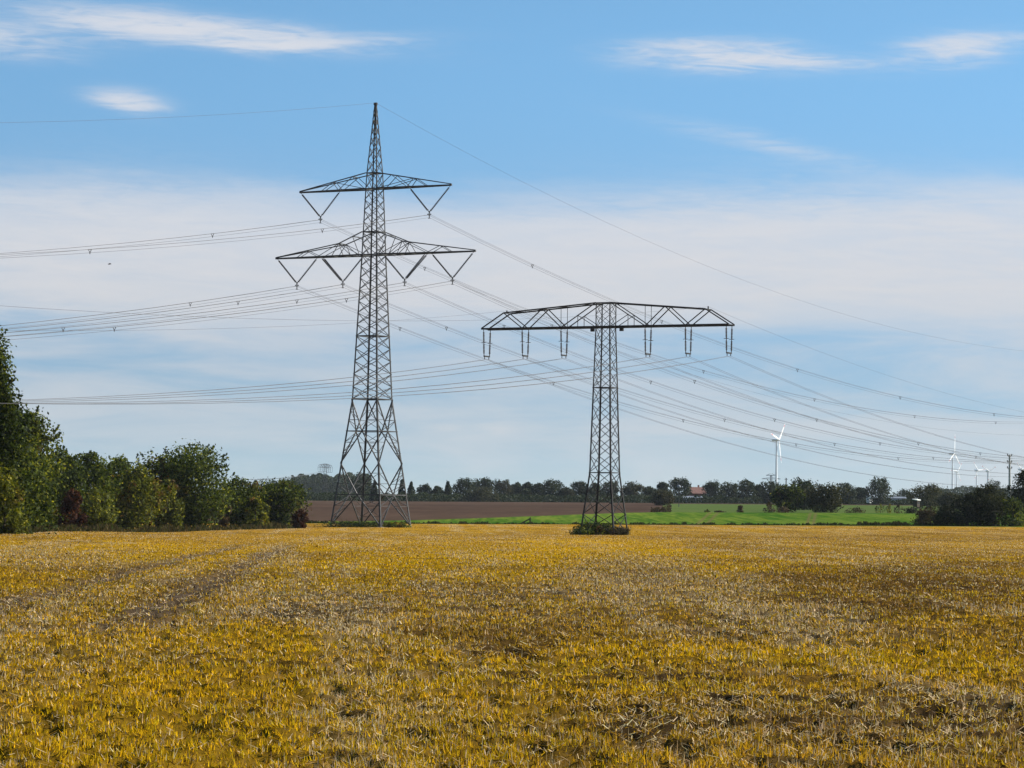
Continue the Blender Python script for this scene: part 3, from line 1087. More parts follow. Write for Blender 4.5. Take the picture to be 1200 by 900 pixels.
def build_tee(root):
    lev = list(np.linspace(0, tH, 4)) + list(np.linspace(tH, tA, 6))[1:] + list(np.linspace(tA, tC, 5))[1:] + [tC + (tT - tC) / 2, tT]
    lattice(root, PROF_T, lev, 0.19, 0.075, STEEL_OLD, [tH, tA, tC, tT])
    for p in square(4.4, 0):
        MB().box((p.x, p.y, -0.5), (0.7, 0.7, 0.8)).build("concrete_footing", CONCRETE, root)
    a = empty("crossarm", (0, 0, 0))
    a.parent = root
    half, hw = 15.75, 0.93
    kz = tC + 1.85
    xk = 12.85
    zt = lambda x: tT + (kz - tT) * max(0, (x - 0.93)) / (xk - 0.93)
    for e in (-1, 1):
        y = e * hw
        MB().bar((-half, y, tC), (half, y, tC), 0.2).build("lower_chord", STEEL_OLD, a)
        for s in (-1, 1):
            MB().bar((s * 0.9, y, tT), (s * xk, y, kz), 0.15).build("upper_chord", STEEL_OLD, a)
            MB().bar((s * xk, y, kz), (s * half, y, tC + 0.05), 0.13).build("end_strut", STEEL_OLD, a)
            m = MB()
            for xt, xb in ((xk, 10.4), (7.82, 10.4), (7.82, 5.36), (0.95, 5.36)):
                m.bar((s * xt, y, zt(xt)), (s * xb, y, tC), 0.105)
            m.build("web_brace", STEEL_OLD, a)
            m = MB()
            m.bar((s * 5.36, y, tC), (s * 5.36, y, zt(5.36)), 0.05)
            zz = lambda x: tT + (tC - tT) * (x - 0.95) / (5.36 - 0.95)
            m.bar((s * 3.2, y, tC), (s * 3.2, y, zz(3.2)), 0.06)
            m.bar((s * 0.95, y, tC), (s * 3.2, y, zz(3.2)), 0.07)
            m.build("secondary_brace", STEEL_OLD, a)
    for s in (-1, 1):
        m = MB()
        for i in range(8):
            xa, xb = 0.93 + (half - 0.93) * i / 8, 0.93 + (half - 0.93) * (i + 1) / 8
            e = 1 if i % 2 else -1
            m.bar((s * xa, e * hw, tC), (s * xb, -e * hw, tC), 0.07)
            m.bar((s * xb, hw, tC), (s * xb, -hw, tC), 0.08)
        m.build("plan_lacing", STEEL_OLD, a)
        m = MB()
        for x in (7.82, xk):
            m.bar((s * x, hw, zt(x)), (s * x, -hw, zt(x)), 0.09)
        for i in range(4):
            xa, xb = 0.93 + (xk - 0.93) * i / 4, 0.93 + (xk - 0.93) * (i + 1) / 4
            e = 1 if i % 2 else -1
            m.bar((s * xa, e * hw, zt(xa)), (s * xb, -e * hw, zt(xb)), 0.06)
        m.build("top_lacing", STEEL_OLD, a)
        MB().bar((s * xk, 0, kz), (s * xk, 0, kz + 0.35), 0.12).build("earth_wire_clamp", STEEL_OLD, a)
    for x in (-1.3, 2.4):
        MB().box((x, -hw, tC - 0.35), (0.42, 0.35, 0.42)).bar((x, -hw, tC - 0.15), (x, -hw, tC), 0.08).build("lamp_box", STEEL_OLD, root)
    att = []
    for x in (-15.45, -10.4, -5.36, 5.36, 10.4, 15.45):
        L = 3.25
        for e in (-1, 1):
            disc_string((x, e * hw, tC - 0.1), (x, e * hw * 0.82, tC - L), GLASS_INS, root, 0.125, 0.16, 0.045, (0.5,))
        m = MB()
        m.bar((x, -hw * 0.8, tC - L), (x, hw * 0.8, tC - L), 0.16)
        for e in (-1, 1):
            m.bar((x, e * hw * 0.62, tC - L), (x, e * hw * 0.62, tC - L - 0.36), 0.07)
        m.build("suspension_clamp", STEEL_OLD, root)
        m = MB()
        for e in (-1, 1):
            for q in (0.5,):
                y = e * hw * (1 - 0.18 * q)
                m.bar((x - 0.32, y, tC - L * q), (x + 0.32, y, tC - L * q), 0.05)
                m.bar((x, y - 0.32, tC - L * q), (x, y + 0.32, tC - L * q), 0.05)
        m.build("arcing_horn", STEEL_OLD, root)
        att.append(Vector((x, 0, tC - L - 0.36)))
    for s in (-1, 1):
        att.append(Vector((s * xk, 0, kz + 0.3)))
    return att


ATT_T = build_tee(tee)


# ------------------------------------------------------------------ conductors
def world_pt(root, p):
    return Matrix.Translation(root.location) @ Matrix.Rotation(root.rotation_euler.z, 4, 'Z') @ Vector(p)


def plane_t(P, L, px, py):
    r = ray(px, py)
    # k*r - t*L = P - C  in plan
    A = np.array([[r.x, -L.x], [r.y, -L.y]])
    k, t = np.linalg.solve(A, np.array([P.x - CAMP.x, P.y - CAMP.y]))
    return t, EYE + k * r.z


def conductor(root, local, th, pts_l, pts_r, b0, subs, rad_, label, cat, group, spacers=(), tl=190, tr=430, name="conductor_bundle"):
    P = world_pt(root, local)
    L = Vector((math.sin(th), math.cos(th), 0))
    side = Vector((math.cos(th), -math.sin(th), 0))
    ab = []
    for sg, pts in ((-1, pts_l), (1, pts_r)):
        T, Dp = [], []
        for px, py in pts:
            t, z = plane_t(P, L, px, py)
            T.append(abs(t))
            Dp.append(P.z - z)
        T, Dp = np.array(T), np.array(Dp)
        lam = 60.0 * 1e6
        # least squares for drop = a t - b t^2 with b held near b0
        A = np.array([[np.sum(T * T), -np.sum(T ** 3)], [-np.sum(T ** 3), np.sum(T ** 4) + lam]])
        y = np.array([np.sum(T * Dp), -np.sum(T * T * Dp) + lam * b0])
        a, b = np.linalg.solve(A, y)
        ab.append((a, b))

    def pos(t):
        a, b = ab[0] if t < 0 else ab[1]
        s = abs(t)
        return P + L * t - Vector((0, 0, a * s - b * s * s))
    ts = [-tl + (tl) * i / 16 for i in range(16)] + [0] + [tr * (i + 1) / 30 for i in range(30)]
    multi = len(subs) > 1
    rt = empty(name, P) if multi else None
    for ox, oz in subs:
        m = MB()
        m.tube([pos(t) + side * ox + Vector((0, 0, oz)) - (P if multi else Vector()) for t in ts], rad_, 5)
        o = m.build("conductor" if multi else name, WIRE, rt)
    for px in spacers:
        py = None
        t = plane_t(P, L, px, 450)[0]
        if abs(t) < 3:
            continue
        c = pos(t) - P
        m = MB()
        pp = [c + side * ox + Vector((0, 0, oz)) for ox, oz in subs]
        for i in range(len(pp)):
            m.bar(pp[i], pp[(i + 1) % len(pp)], 0.055)
        m.bar(pp[-1], pp[-1] + Vector((0, 0, -0.14)), 0.09)
        m.build("spacer", WIRE, rt)
    tag(rt if multi else o, label, cat, group)
    if not multi:
        pass
    return ab


TRI = ((-0.22, 0.2), (0.22, 0.2), (0.0, -0.2))
DUO = ((-0.2, 0.0), (0.2, 0.0))
GB = "conductor bundles of the tall pylon"
GT = "twin conductors of the T-shaped pylon"
bw = [
    (0, [(246.6, 274.7), (103, 290.7), (0, 299.3)], [(496.3, 314), (824, 436), (954.6, 469), (1072, 488), (1167, 495)],
     "wire bundle under the left end of the tall pylon's upper crossarm", (246.6, 496.3, 824.4, 954.6, 1072, 1167)),
    (1, [(375.5, 269), (103, 294.7), (0, 300.7)], [(622.5, 312), (934, 434), (1055, 467), (1165, 485)],
     "wire bundle under the right end of the tall pylon's upper crossarm", (375.5, 103, 622.5, 775, 934.4, 1055, 1165)),
    (2, [(221.6, 356), (73, 376)], [(468, 384.5), (648.7, 449.5), (801, 493.6), (933.4, 521.6), (1053, 537)],
     "wire bundle under the outer left string pair of the lower crossarm", (221.6, 468, 648.7, 801, 933.4, 1053)),
    (3, [(277.7, 355), (73, 381)], [(522.5, 384.5), (849.4, 492.7), (978.4, 521), (1094, 536.6)],
     "wire bundle under the inner left string pair of the lower crossarm", (277.7, 522.5, 700, 849.4, 978.4, 1094)),
    (4, [(346.7, 353.7), (73, 386), (0, 392.5)], [(590, 382.5), (762.6, 448.6), (908, 492.8), (1031.6, 520.4), (1144, 535)],
     "wire bundle under the inner right string pair of the lower crossarm", (346.7, 73, 590, 762.6, 908, 1031.6, 1144)),
    (5, [(404.8, 352), (133, 385.5), (0, 396.8)], [(646, 382.5), (814, 448.5), (957.4, 492.6), (1076.4, 519.4)],
     "wire bundle under the outer right string pair of the lower crossarm", (404.8, 133, 646, 814, 957.4, 1076.4, 1149)),
]
for i, pl, pr, lab, sp in bw:
    conductor(big, ATT_B[i], TH_B, pl, pr, 2.9e-4, TRI, 0.019, lab, "power line", GB, sp)
conductor(big, ATT_B[6], TH_B, [(410, 123), (278, 133.5), (132, 140.5), (0, 143.5)], [(600, 207), (675, 245), (849.5, 320), (951, 357), (1073, 391), (1193, 409.6)], 2.6e-4,
          ((0, 0),), 0.015, "thin single earth wire from the peak of the tall pylon", "power line", "earth wires", (), name="earth_wire")
tw = [
    (0, [(460, 436.4), (411, 442), (220, 459.5), (100, 465.5)], [(710, 471), (830, 514)], "wire pair under the leftmost strings of the T-shaped pylon"),
    (1, [(460, 441.3), (411, 449), (220, 461.5), (100, 467)], [(720, 458.5), (840, 500)], "wire pair under the second strings from the left of the T-shaped pylon"),
    (2, [(460, 446), (411, 452.5), (220, 465), (100, 469)], [(830, 483), (960, 520)], "wire pair just left of the T-shaped pylon's mast"),
    (3, [(460, 456), (411, 461), (220, 469.5), (100, 471)], [(957, 492.5), (1100, 529)], "wire pair just right of the T-shaped pylon's mast"),
    (4, [(460, 460), (411, 465), (220, 472), (100, 472)], [(960, 479.4), (1056, 513)], "wire pair under the second strings from the right of the T-shaped pylon"),
    (5, [(460, 464.5), (411, 468), (220, 472.5), (100, 473)], [(960, 461), (1008, 480), (1116, 515.6), (1180, 532)], "wire pair under the rightmost strings of the T-shaped pylon"),
]
for i, pl, pr, lab in tw:
    conductor(tee, ATT_T[i], TH_T, pl, pr, 3.1e-4, DUO, 0.016, lab, "power line", GT, (), tl=170, tr=400)
conductor(tee, ATT_T[6], TH_T, [(515, 371), (416, 379.6), (310, 384), (200, 385.5)], [(1084, 501), (1200, 510)], 2.6e-4, ((0, 0),), 0.011,
          "earth wire from the left shoulder of the T-shaped pylon's crossarm", "power line", "earth wires", (), 170, 400, "earth_wire")
conductor(tee, ATT_T[7], TH_T, [(416, 377.4), (288, 373.5), (125, 366), (0, 357)], [(893, 389.7), (960, 412), (1050, 442), (1200, 483)], 2.6e-4, ((0, 0),), 0.011,
          "earth wire from the right shoulder of the T-shaped pylon's crossarm", "power line", "earth wires", (), 170, 400, "earth_wire")


# ------------------------------------------------------------------ distant pylons and masts
def place_base(px, Y):
    X = ray(px, 600).x * Y
    return Vector((X, Y, g(X, Y)))


# T pylon of the same kind far off on the left, seen almost along its crossarm
far_t = copy_tree(tee)
_p = place_base(380.5, 2250)
far_t.location = _p
far_t.rotation_euler = (0, 0, rad(77))
_s = (at(380.5, 543.5, 2250).z - _p.z) / tT
far_t.scale = (1.0, 1.0, _s)
tag(far_t, "tiny distant pylon rising above the wood left of the tall pylon", "pylon", "pylons of the power lines")

MISTY = base_mat("haze_tinted_steel", (0.12, 0.125, 0.13), 0.6, 0.3, 0.3, 0.1)  # paler steel, the haze of distance put into its colour
_p = place_base(903.5, 4000)
fp = empty("transmission_pylon", _p, rad(-14))
_h = at(903.5, 556.5, 4000).z - _p.z
for sx in (-1, 1):
    for sy in (-1, 1):
        MB().bar((sx * 3.2, sy * 3.2, -1), (sx * 0.7, sy * 0.7, _h), 0.5).build("leg", MISTY, fp)
for z, hl in ((_h - 0.6, 6.8), (_h - 5.2, 12.4)):
    m = MB()
    m.bar((-hl, 0, z), (hl, 0, z), 0.7)
    m.bar((-hl, 0, z), (-0.7, 0, z + 2.2), 0.4).bar((hl, 0, z), (0.7, 0, z + 2.2), 0.4)
    m.bar((-hl * 0.5, 0, z), (-hl * 0.5, 0, z + 1.1), 0.3).bar((hl * 0.5, 0, z), (hl * 0.5, 0, z + 1.1), 0.3)
    m.build("crossarm", MISTY, fp)
for k in range(9):
    z0, z1 = _h * k / 9, _h * (k + 1) / 9
    a, b = 3.2 - 2.5 * k / 9, 3.2 - 2.5 * (k + 1) / 9
    MB().bar((-a, -a, z0), (b, -b, z1), 0.25).bar((a, -a, z0), (-b, -b, z1), 0.25).build("cross_brace", MISTY, fp)
tag(fp, "tiny distant pylon with two crossarms at the foot of the largest wind turbine", "pylon", "pylons of the power lines")

# grey mast at the right edge
_p = place_base(1183, 700)
mh = at(1183.5, 533, 700).z - _p.z
mast = empty("power_mast", _p, rad(60))
MB().tube([(0, 0, -0.5), (0, 0, mh * 0.5), (0, 0, mh)], [0.32, 0.26, 0.2], 10).build("pole", CONCRETE, mast)
for k, dz in enumerate((0.15, 1.6, 3.0)):
    m = MB()
    m.bar((-1.4, 0, mh - dz), (1.4, 0, mh - dz), 0.14)
    m.bar((-1.4, 0, mh - dz), (0, 0, mh - dz - 0.5), 0.08).bar((1.4, 0, mh - dz), (0, 0, mh - dz - 0.5), 0.08)
    m.build("crossarm", STEEL, mast)
    for s in (-1, 1):
        disc_string((s * 1.35, 0, mh - dz), (s * 1.35, 0, mh - dz + 0.9), GLASS_INS, mast, 0.10, 0.16, 0.03) if False else MB().tube([(s * 1.35, 0, mh - dz), (s * 1.35, 0, mh - dz + 0.25), (s * 1.35, 0, mh - dz + 0.4)], [0.09, 0.12, 0.05], 6).build("insulator", GLASS_INS, mast)
tag(mast, "slim grey mast with short crossarms above the dark bushes at right", "mast")

_p = place_base(921, 900)
MBp = MB().tube([(0, 0, -0.4), (0, 0, (at(921, 560, 900).z - _p.z))], [0.2, 0.15], 8)
pole = empty("wooden_pole", _p)
MBp.build("pole", DARKWOOD, pole)
_h = at(921, 560, 900).z - _p.z
MB().bar((-0.5, 0, _h - 0.4), (0.5, 0, _h - 0.4), 0.12).build("crossarm", DARKWOOD, pole)
tag(pole, "thin bare pole above the trees right of the largest wind turbine", "pole")

_p = place_base(795.5, 900)
lamp = empty("street_lamp", _p)
_h = at(795.3, 570, 900).z - _p.z
MB().tube([(0, 0, -0.3), (0, 0, _h)], [0.11, 0.07], 8).build("pole", STEEL, lamp)
MB().tube([(0, 0, _h - 0.5), (0, 0, _h - 0.3), (0, 0, _h), (0, 0, _h + 0.25), (0, 0, _h + 0.4)], [0.2, 0.55, 0.62, 0.4, 0.1], 10).build("lamp_head", GREYROOF, lamp)
tag(lamp, "slender lamp post with a round pale head in front of the tall tree", "lamp post")

# low voltage line at the left leading to the distant pylon
A, B = at(376, 553.2, 2245), at(250, 561.5, 1700)
m = MB()
for dx in (-1.5, 1.5):
    pts = []
    for i in range(13):
        t = i / 12
        p = A.lerp(B, t)
        pts.append(p + Vector((dx, 0, -9 * t * (1 - t))))
    m.tube(pts, 0.09, 4)
tag(m.build("distant_conductors", WIRE), "far thin wires sagging left from the tiny pylon above the wood", "power line")


# ------------------------------------------------------------------ wind turbines
def turbine(px, row_hub, Y, blade_px, a0, yaw, label, tower_r=1.6):
    hub = at(px, row_hub, Y)
    base = place_base(px, Y)
    H = hub.z - base.z
    R = blade_px * Y / F
    root = empty("wind_turbine", base, yaw)
    MB().tube([(0, 0, -1), (0, 0, H * 0.5), (0, 0, H - 1.2)], [tower_r, tower_r * 0.8, tower_r * 0.55], 16).build("tower", WHITE, root)
    m = MB()
    m.tube([(0, 6.0, H), (0, 5.2, H), (0, -1.5, H), (0, -2.4, H)], [0.6, 1.6, 1.8, 1.2], 10)
    m.build("nacelle", WHITE, root)
    MB().tube([(0, -2.4, H), (0, -3.4, H), (0, -4.6, H)], [1.15, 1.2, 0.3], 10).build("hub", WHITE, root)
    for k in range(3):
        a = rad(a0 + 120 * k)
        d = Vector((math.sin(a), 0, math.cos(a)))
        e = Vector((math.cos(a), 0, -math.sin(a)))
        c = Vector((0, -3.4, H))
        secs = [(0.0, 1.2, 1.0), (0.08, 1.3, 0.9), (0.2, 2.6, 0.7), (0.5, 1.9, 0.4), (0.8, 1.25, 0.25), (1.0, 0.5, 0.1)]

        def blade(s0, s1):
            V = []
            tt = [s0 + (s1 - s0) * i / 5 for i in range(6)]
            for t in tt:
                ch = float(np.interp(t, [q[0] for q in secs], [q[1] for q in secs]))
                th = float(np.interp(t, [q[0] for q in secs], [q[2] for q in secs]))
                p = c + d * R * t
                V += [p - e * ch * 0.35, p + Vector((0, -th * .5, 0)), p + e * ch * 0.65, p + Vector((0, th * .5, 0))]
            Fs = []
            for i in range(5):
                for q in range(4):
                    Fs.append((i * 4 + q, i * 4 + (q + 1) % 4, i * 4 + 4 + (q + 1) % 4, i * 4 + 4 + q))
            Fs += [(3, 2, 1, 0), (20, 21, 22, 23)]
            return MB().add(V, Fs)
        b = blade(0, 0.78).build("blade", WHITE, root)
        t = blade(0.78, 0.9).build("red_band", RED, b)
        blade(0.9, 1.0).build("blade_tip", WHITE, b)
    return tag(root, label, "wind turbine", "wind turbines on the horizon")


turbine(909.5, 515.5, 3700, 28, 44, rad(64), "largest wind turbine, standing behind the trees at right")
turbine(1116, 531.5, 4700, 23, 3, rad(62), "second largest wind turbine, one blade pointing straight up")
turbine(1120.8, 552.5, 6600, 13, 35, rad(40), "faint small wind turbine just right of the second largest one", 1.7)
turbine(1144.3, 551, 6300, 12, -35, rad(35), "small wind turbine midway between the second largest one and the mast", 1.8)
turbine(1157.3, 552, 5800, 12, 62, rad(25), "small wind turbine with two blades raised in a wide V", 1.9)
turbine(1195.5, 550, 5900, 11, 80, rad(30), "small wind turbine at the right edge beyond the mast", 1.9)


# ------------------------------------------------------------------ far buildings
def house(px, row_eave, row_ridge, Y, wpx, deep, rz, wall, roof, label, name="house", windows=0):
    E = at(px, row_eave, Y)
    b = g(E.x, Y)
    he = E.z - b
    hr = at(px, row_ridge, Y).z - b
    w = wpx * Y / F
    root = empty(name, (E.x, Y, b), rz)
    MB().box((0, 0, he / 2 - 0.5), (w, deep, he + 1)).build("wall", wall, root)
    o, t = 0.4, 0.22
    V = [(-w / 2 - o, -deep / 2 - o, he - .15), (w / 2 + o, -deep / 2 - o, he - .15), (w / 2 + o, deep / 2 + o, he - .15), (-w / 2 - o, deep / 2 + o, he - .15),
         (-w / 2 - o, 0, hr), (w / 2 + o, 0, hr)]
    MB().add(V, [(0, 1, 5, 4), (2, 3, 4, 5), (0, 4, 3), (1, 2, 5), (3, 2, 1, 0)]).build("roof", roof, root)
    MB().box((w * 0.22, 0.3, hr + 0.2), (0.6, 0.6, 1.4)).build("chimney", BRICK, root) if name == "house" else None
    for k in range(windows):
        x = -w / 2 + w * (k + 0.5) / windows
        fr = MB().box((x, -deep / 2 - 0.03, he * 0.55), (1.2, 0.12, 1.4)).build("window", WALLW, root)
        MB().box((x, -deep / 2 - 0.10, he * 0.55), (0.95, 0.06, 1.15)).build("pane", PANE, fr)
    return tag(root, label, "building")


house(815, 578.0, 570.8, 1345, 19, 8, rad(20), BRICK, TILE, "red-roofed brick house half hidden between two large trees", windows=3)
house(811, 583.0, 581.2, 1320, 22, 3, rad(4), GREYROOF, GREYROOF, "low pale outbuilding in front of the red-roofed house", "outbuilding", 2)
house(1019, 581.0, 580.2, 1311, 4.6, 2.2, rad(30), WALLW, GREYROOF, "bright white little building left of the tall round tree", "outbuilding", 0)
house(1052, 583.6, 582.0, 1324, 17, 4, rad(2), GREYROOF, GREYROOF, "long low barn with a pale roof right of the tall round tree", "barn", 4)
house(1125, 583.6, 582, 1300, 11, 4, rad(2), GREYROOF, GREYROOF, "low pale roof glimpsed behind the dark bushes at right", "barn", 2)

# hunting blind beside the dark bushes
_p = place_base(1074, 640)
hb = empty("hunting_blind", _p, rad(48))
z1, z2 = at(1074, 594, 640).z - _p.z, at(1074, 586.6, 640).z - _p.z
for sx in (-1, 1):
    for sy in (-1, 1):
        MB().bar((sx * 0.6, sy * 0.6, -0.2), (sx * 0.42, sy * 0.42, z1 + 0.02), 0.1).build("leg", DARKWOOD, hb)
MB().box((0, 0, (z1 + z2) / 2), (1.0, 1.0, z2 - z1)).build("cabin", DARKWOOD, hb)
MB().add([(-0.62, -0.65, z2 + 0.02), (0.62, -0.65, z2 + 0.02), (0.62, 0.65, z2 + 0.2), (-0.62, 0.65, z2 + 0.2), (-0.62, -0.65, z2 + 0.2), (0.62, -0.65, z2 + 0.2), (0.62, 0.65, z2 + 0.36), (-0.62, 0.65, z2 + 0.36)],
         [(0, 3, 2, 1), (4, 5, 6, 7), (0, 1, 5, 4), (1, 2, 6, 5), (2, 3, 7, 6), (3, 0, 4, 7)]).build("roof", WALLW, hb)
MB().box((0, -0.52, (z1 + z2) / 2 + 0.15), (0.6, 0.04, 0.3)).build("window_slot", PANE, hb)
m = MB()
for s in (-1, 1):
    m.bar((s * 0.2, -1.6, -0.1), (s * 0.2, -0.55, z1), 0.06)
for k in range(5):
    t = (k + 0.7) / 5.5
    m.bar((-0.2, -1.6 + 1.05 * t, z1 * t), (0.2, -1.6 + 1.05 * t, z1 * t), 0.05)
m.build("ladder", DARKWOOD, hb)
tag(hb, "dark raised hunting blind with a pale roof beside the scrub at right", "hunting blind")

# broken fence on the field edge
_p = place_base(621, 484)
fb = empty("broken_fence", _p)
MB().bar((0, 0, -0.3), (0.06, 0, 1.05), 0.2).build("post", DARKWOOD, fb)
MB().bar((-1.45, 0.1, 0.08), (0.0, 0.1, 0.82), 0.19).build("rail", DARKWOOD, fb)
tag(fb, "broken dark fence post with a slanting rail on the field edge", "fence")

# bird
bp = at(128.3, 309.5, 300)
bird = empty("bird", bp, rad(10))
MB().tube([(-0.18, 0, 0), (-0.08, 0, 0.0), (0.05, 0, 0.01), (0.15, 0, 0.02), (0.2, 0, 0.02)], [0.01, 0.05, 0.055, 0.03, 0.01], 6).build("body", BIRDM, bird)
for s in (-1, 1):
    MB().add([(-0.06, s * 0.03, 0.02), (0.08, s * 0.03, 0.02), (0.10, s * 0.22, 0.09), (0.0, s * 0.24, 0.08), (0.02, s * 0.46, 0.05),
              (-0.06, s * 0.03, 0.005), (0.08, s * 0.03, 0.005), (0.10, s * 0.22, 0.075), (0.0, s * 0.24, 0.065), (0.02, s * 0.46, 0.04)],
             [(0, 1, 2, 3), (3, 2, 4), (8, 7, 6, 5), (9, 7, 8), (1, 6, 7, 2), (2, 7, 9, 4), (4, 9, 8, 3), (3, 8, 5, 0), (0, 5, 6, 1)]).build("wing", BIRDM, bird)
tag(bird, "small dark bird gliding in the pale sky at left", "bird")

# ------------------------------------------------------------------ hedge at the left
GH = "hedge trees along the left field edge"
GS = "shrubs along the left field edge"
hedge = [
    # name, label, px, top, Y, width, shape, palette, n, leaf, seed, lumpy, base
    ("hedge_tree", "tallest dark tree cut off by the left edge of the picture", -12, 392, 232, 150, 'cone', 'dark', 42000, 0.25, 3, 1.0, 0.02),
    ("hedge_tree", "ragged tree with upright twigs right beside the tallest one at the left edge", 32, 480, 300, 70, 'broad', 'mid', 20000, 0.29, 12, 1.1, 0.02),
    ("hedge_tree", "half-hidden tree stepping down from the ragged one toward the dark red shrub", 72, 524, 330, 62, 'round', 'dark', 9000, 0.3, 17, 1.2, 0.02),
    ("hedge_tree", "short dark tree behind the dark red shrub", 103, 530, 350, 66, 'round', 'mid', 9000, 0.31, 21, 1.2, 0.02),
    ("hedge_tree", "green tree with a thin browning top left of the yellow-green bushes", 138, 535, 372, 62, 'round', 'mid', 9000, 0.32, 31, 1.2, 0.02),
    ("hedge_tree", "dark tree behind the yellow-green bushes left of the broad round one", 187, 528, 395, 76, 'broad', 'dark', 9000, 0.33, 42, 1.2, 0.03),
    ("hedge_tree", "broad round dense green tree in the middle of the left hedge", 231, 521, 392, 86, 'broad', 'mid', 15000, 0.33, 54, 1.1, 0.02),
    ("hedge_tree", "lower green tree just right of the broad round one", 281, 560, 415, 60, 'round', 'mid', 7500, 0.33, 63, 1.1, 0.02),
    ("hedge_tree", "dark rounded tree next to last in the hedge on the right", 325, 563, 425, 64, 'broad', 'dark', 9000, 0.33, 77, 1.0, 0.02),
]
for nm, lb, px, tp, Y, wp, sh, pal, n, lf, sd, lum, bs in hedge:
    plant(nm, lb, "tree", px, tp, Y, wp, sh, pal, n, lf, GH, None, bs, sd, 8, lum, fill=1.2)
shrubs = [
    ("yellow-green bush at the foot of the tallest dark tree", 6, 548, 226, 58, 'shrub', 'yellow', 4500, 0.22, 5),
    ("bright green bush between the tallest tree and the dark red shrub", 46, 560, 300, 44, 'shrub', 'mid', 4000, 0.3, 6),
    ("dark red shrub below the short pointed tree", 84, 574, 322, 34, 'shrub', 'rust', 2600, 0.3, 7),
    ("olive bush right of the dark red shrub", 114, 570, 345, 48, 'shrub', 'yellow', 3500, 0.3, 8),
    ("large yellow-green bush in front of the dark tree in the hedge", 163, 546, 366, 70, 'round', 'yellow', 7000, 0.3, 9),
    ("pale leafy bush leaning against the broad round tree", 196, 562, 376, 40, 'shrub', 'yellow', 3500, 0.3, 10),
    ("orange-tinged thin bush between the broad tree and the lower green one", 258, 575, 400, 22, 'column', 'brown', 1600, 0.3, 11),
    ("small olive bush in front of the last dark rounded tree", 300, 583, 412, 30, 'shrub', 'yellow', 2200, 0.3, 12),
    ("low dark red shrub ending the left hedge", 351, 597, 418, 22, 'shrub', 'rust', 1800, 0.28, 13),
]
for lb, px, tp, Y, wp, sh, pal, n, lf, sd in shrubs:
    plant("hedge_shrub", lb, "shrub", px, tp, Y, wp, sh, pal, n, lf, GS, None, 0.0, sd, 5, 1.0)

# bramble under the pylons
plant("bramble_thicket", "low dark bramble thicket under the legs of the tall pylon", "thicket", 420, 609.5, 437, 96, 'shrub', 'dark', 5000, 0.3, None, 6.0, 0.0, 21, 6, 0.7)
plant("bramble_thicket", "lighter low weeds at the right foot of the tall pylon", "thicket", 466, 611.5, 434, 34, 'shrub', 'yellow', 1400, 0.25, None, 3.0, 0.0, 22, 4, 0.9)
plant("bramble_thicket", "dark bramble thicket around the legs of the T-shaped pylon", "thicket", 700, 611, 359, 50, 'round', 'dark', 4200, 0.22, None, 5.0, 0.0, 23, 7, 1.1)
plant("bramble_thicket", "low spreading bramble at the left of the T-shaped pylon's foot", "thicket", 681, 618.5, 357, 30, 'round', 'dark', 900, 0.2, None, 3.0, 0.0, 24, 5, 1.1)
plant("bramble_thicket", "brownish low bramble at the right of the T-shaped pylon's foot", "thicket", 726, 617, 358, 32, 'round', 'brown', 1500, 0.2, None, 3.0, 0.0, 25, 5, 1.1)

# ------------------------------------------------------------------ bushes at the right edge
GR = "bushes at the right field edge"
plant("dark_bush", "big black-green bush on the field edge at right", "bush", 1158, 568, 486, 58, 'round', 'black', 9000, 0.3, GR, 7, 0.0, 31, 7, 1.2)
plant("dark_bush", "black-green bush leaning on the left side of the biggest one", "bush", 1133, 579, 485, 44, 'round', 'black', 6000, 0.3, GR, 6, 0.0, 36, 7, 1.2)
plant("dark_bush", "low dark bush at the left end of the black-green clump", "bush", 1110, 592, 484, 34, 'shrub', 'black', 4000, 0.28, GR, 5, 0.0, 32, 6, 1.2)
plant("brown_bush", "greyish brown scrub bush below the hunting blind", "bush", 1086, 594, 488, 36, 'shrub', 'brown', 3000, 0.26, GR, 5, 0.0, 33, 7, 1.2)
plant("dark_tree", "dark red-tinged tree cut off by the right edge of the picture", "tree", 1204, 551, 500, 50, 'round', 'black', 8000, 0.3, GR, None, 0.02, 34, 7, 1.2)
plant("dark_bush", "olive bush under the dark tree at the right edge", "bush", 1187, 583, 482, 34, 'shrub', 'mid', 3000, 0.28, GR, 4, 0.0, 35, 5, 1.2)

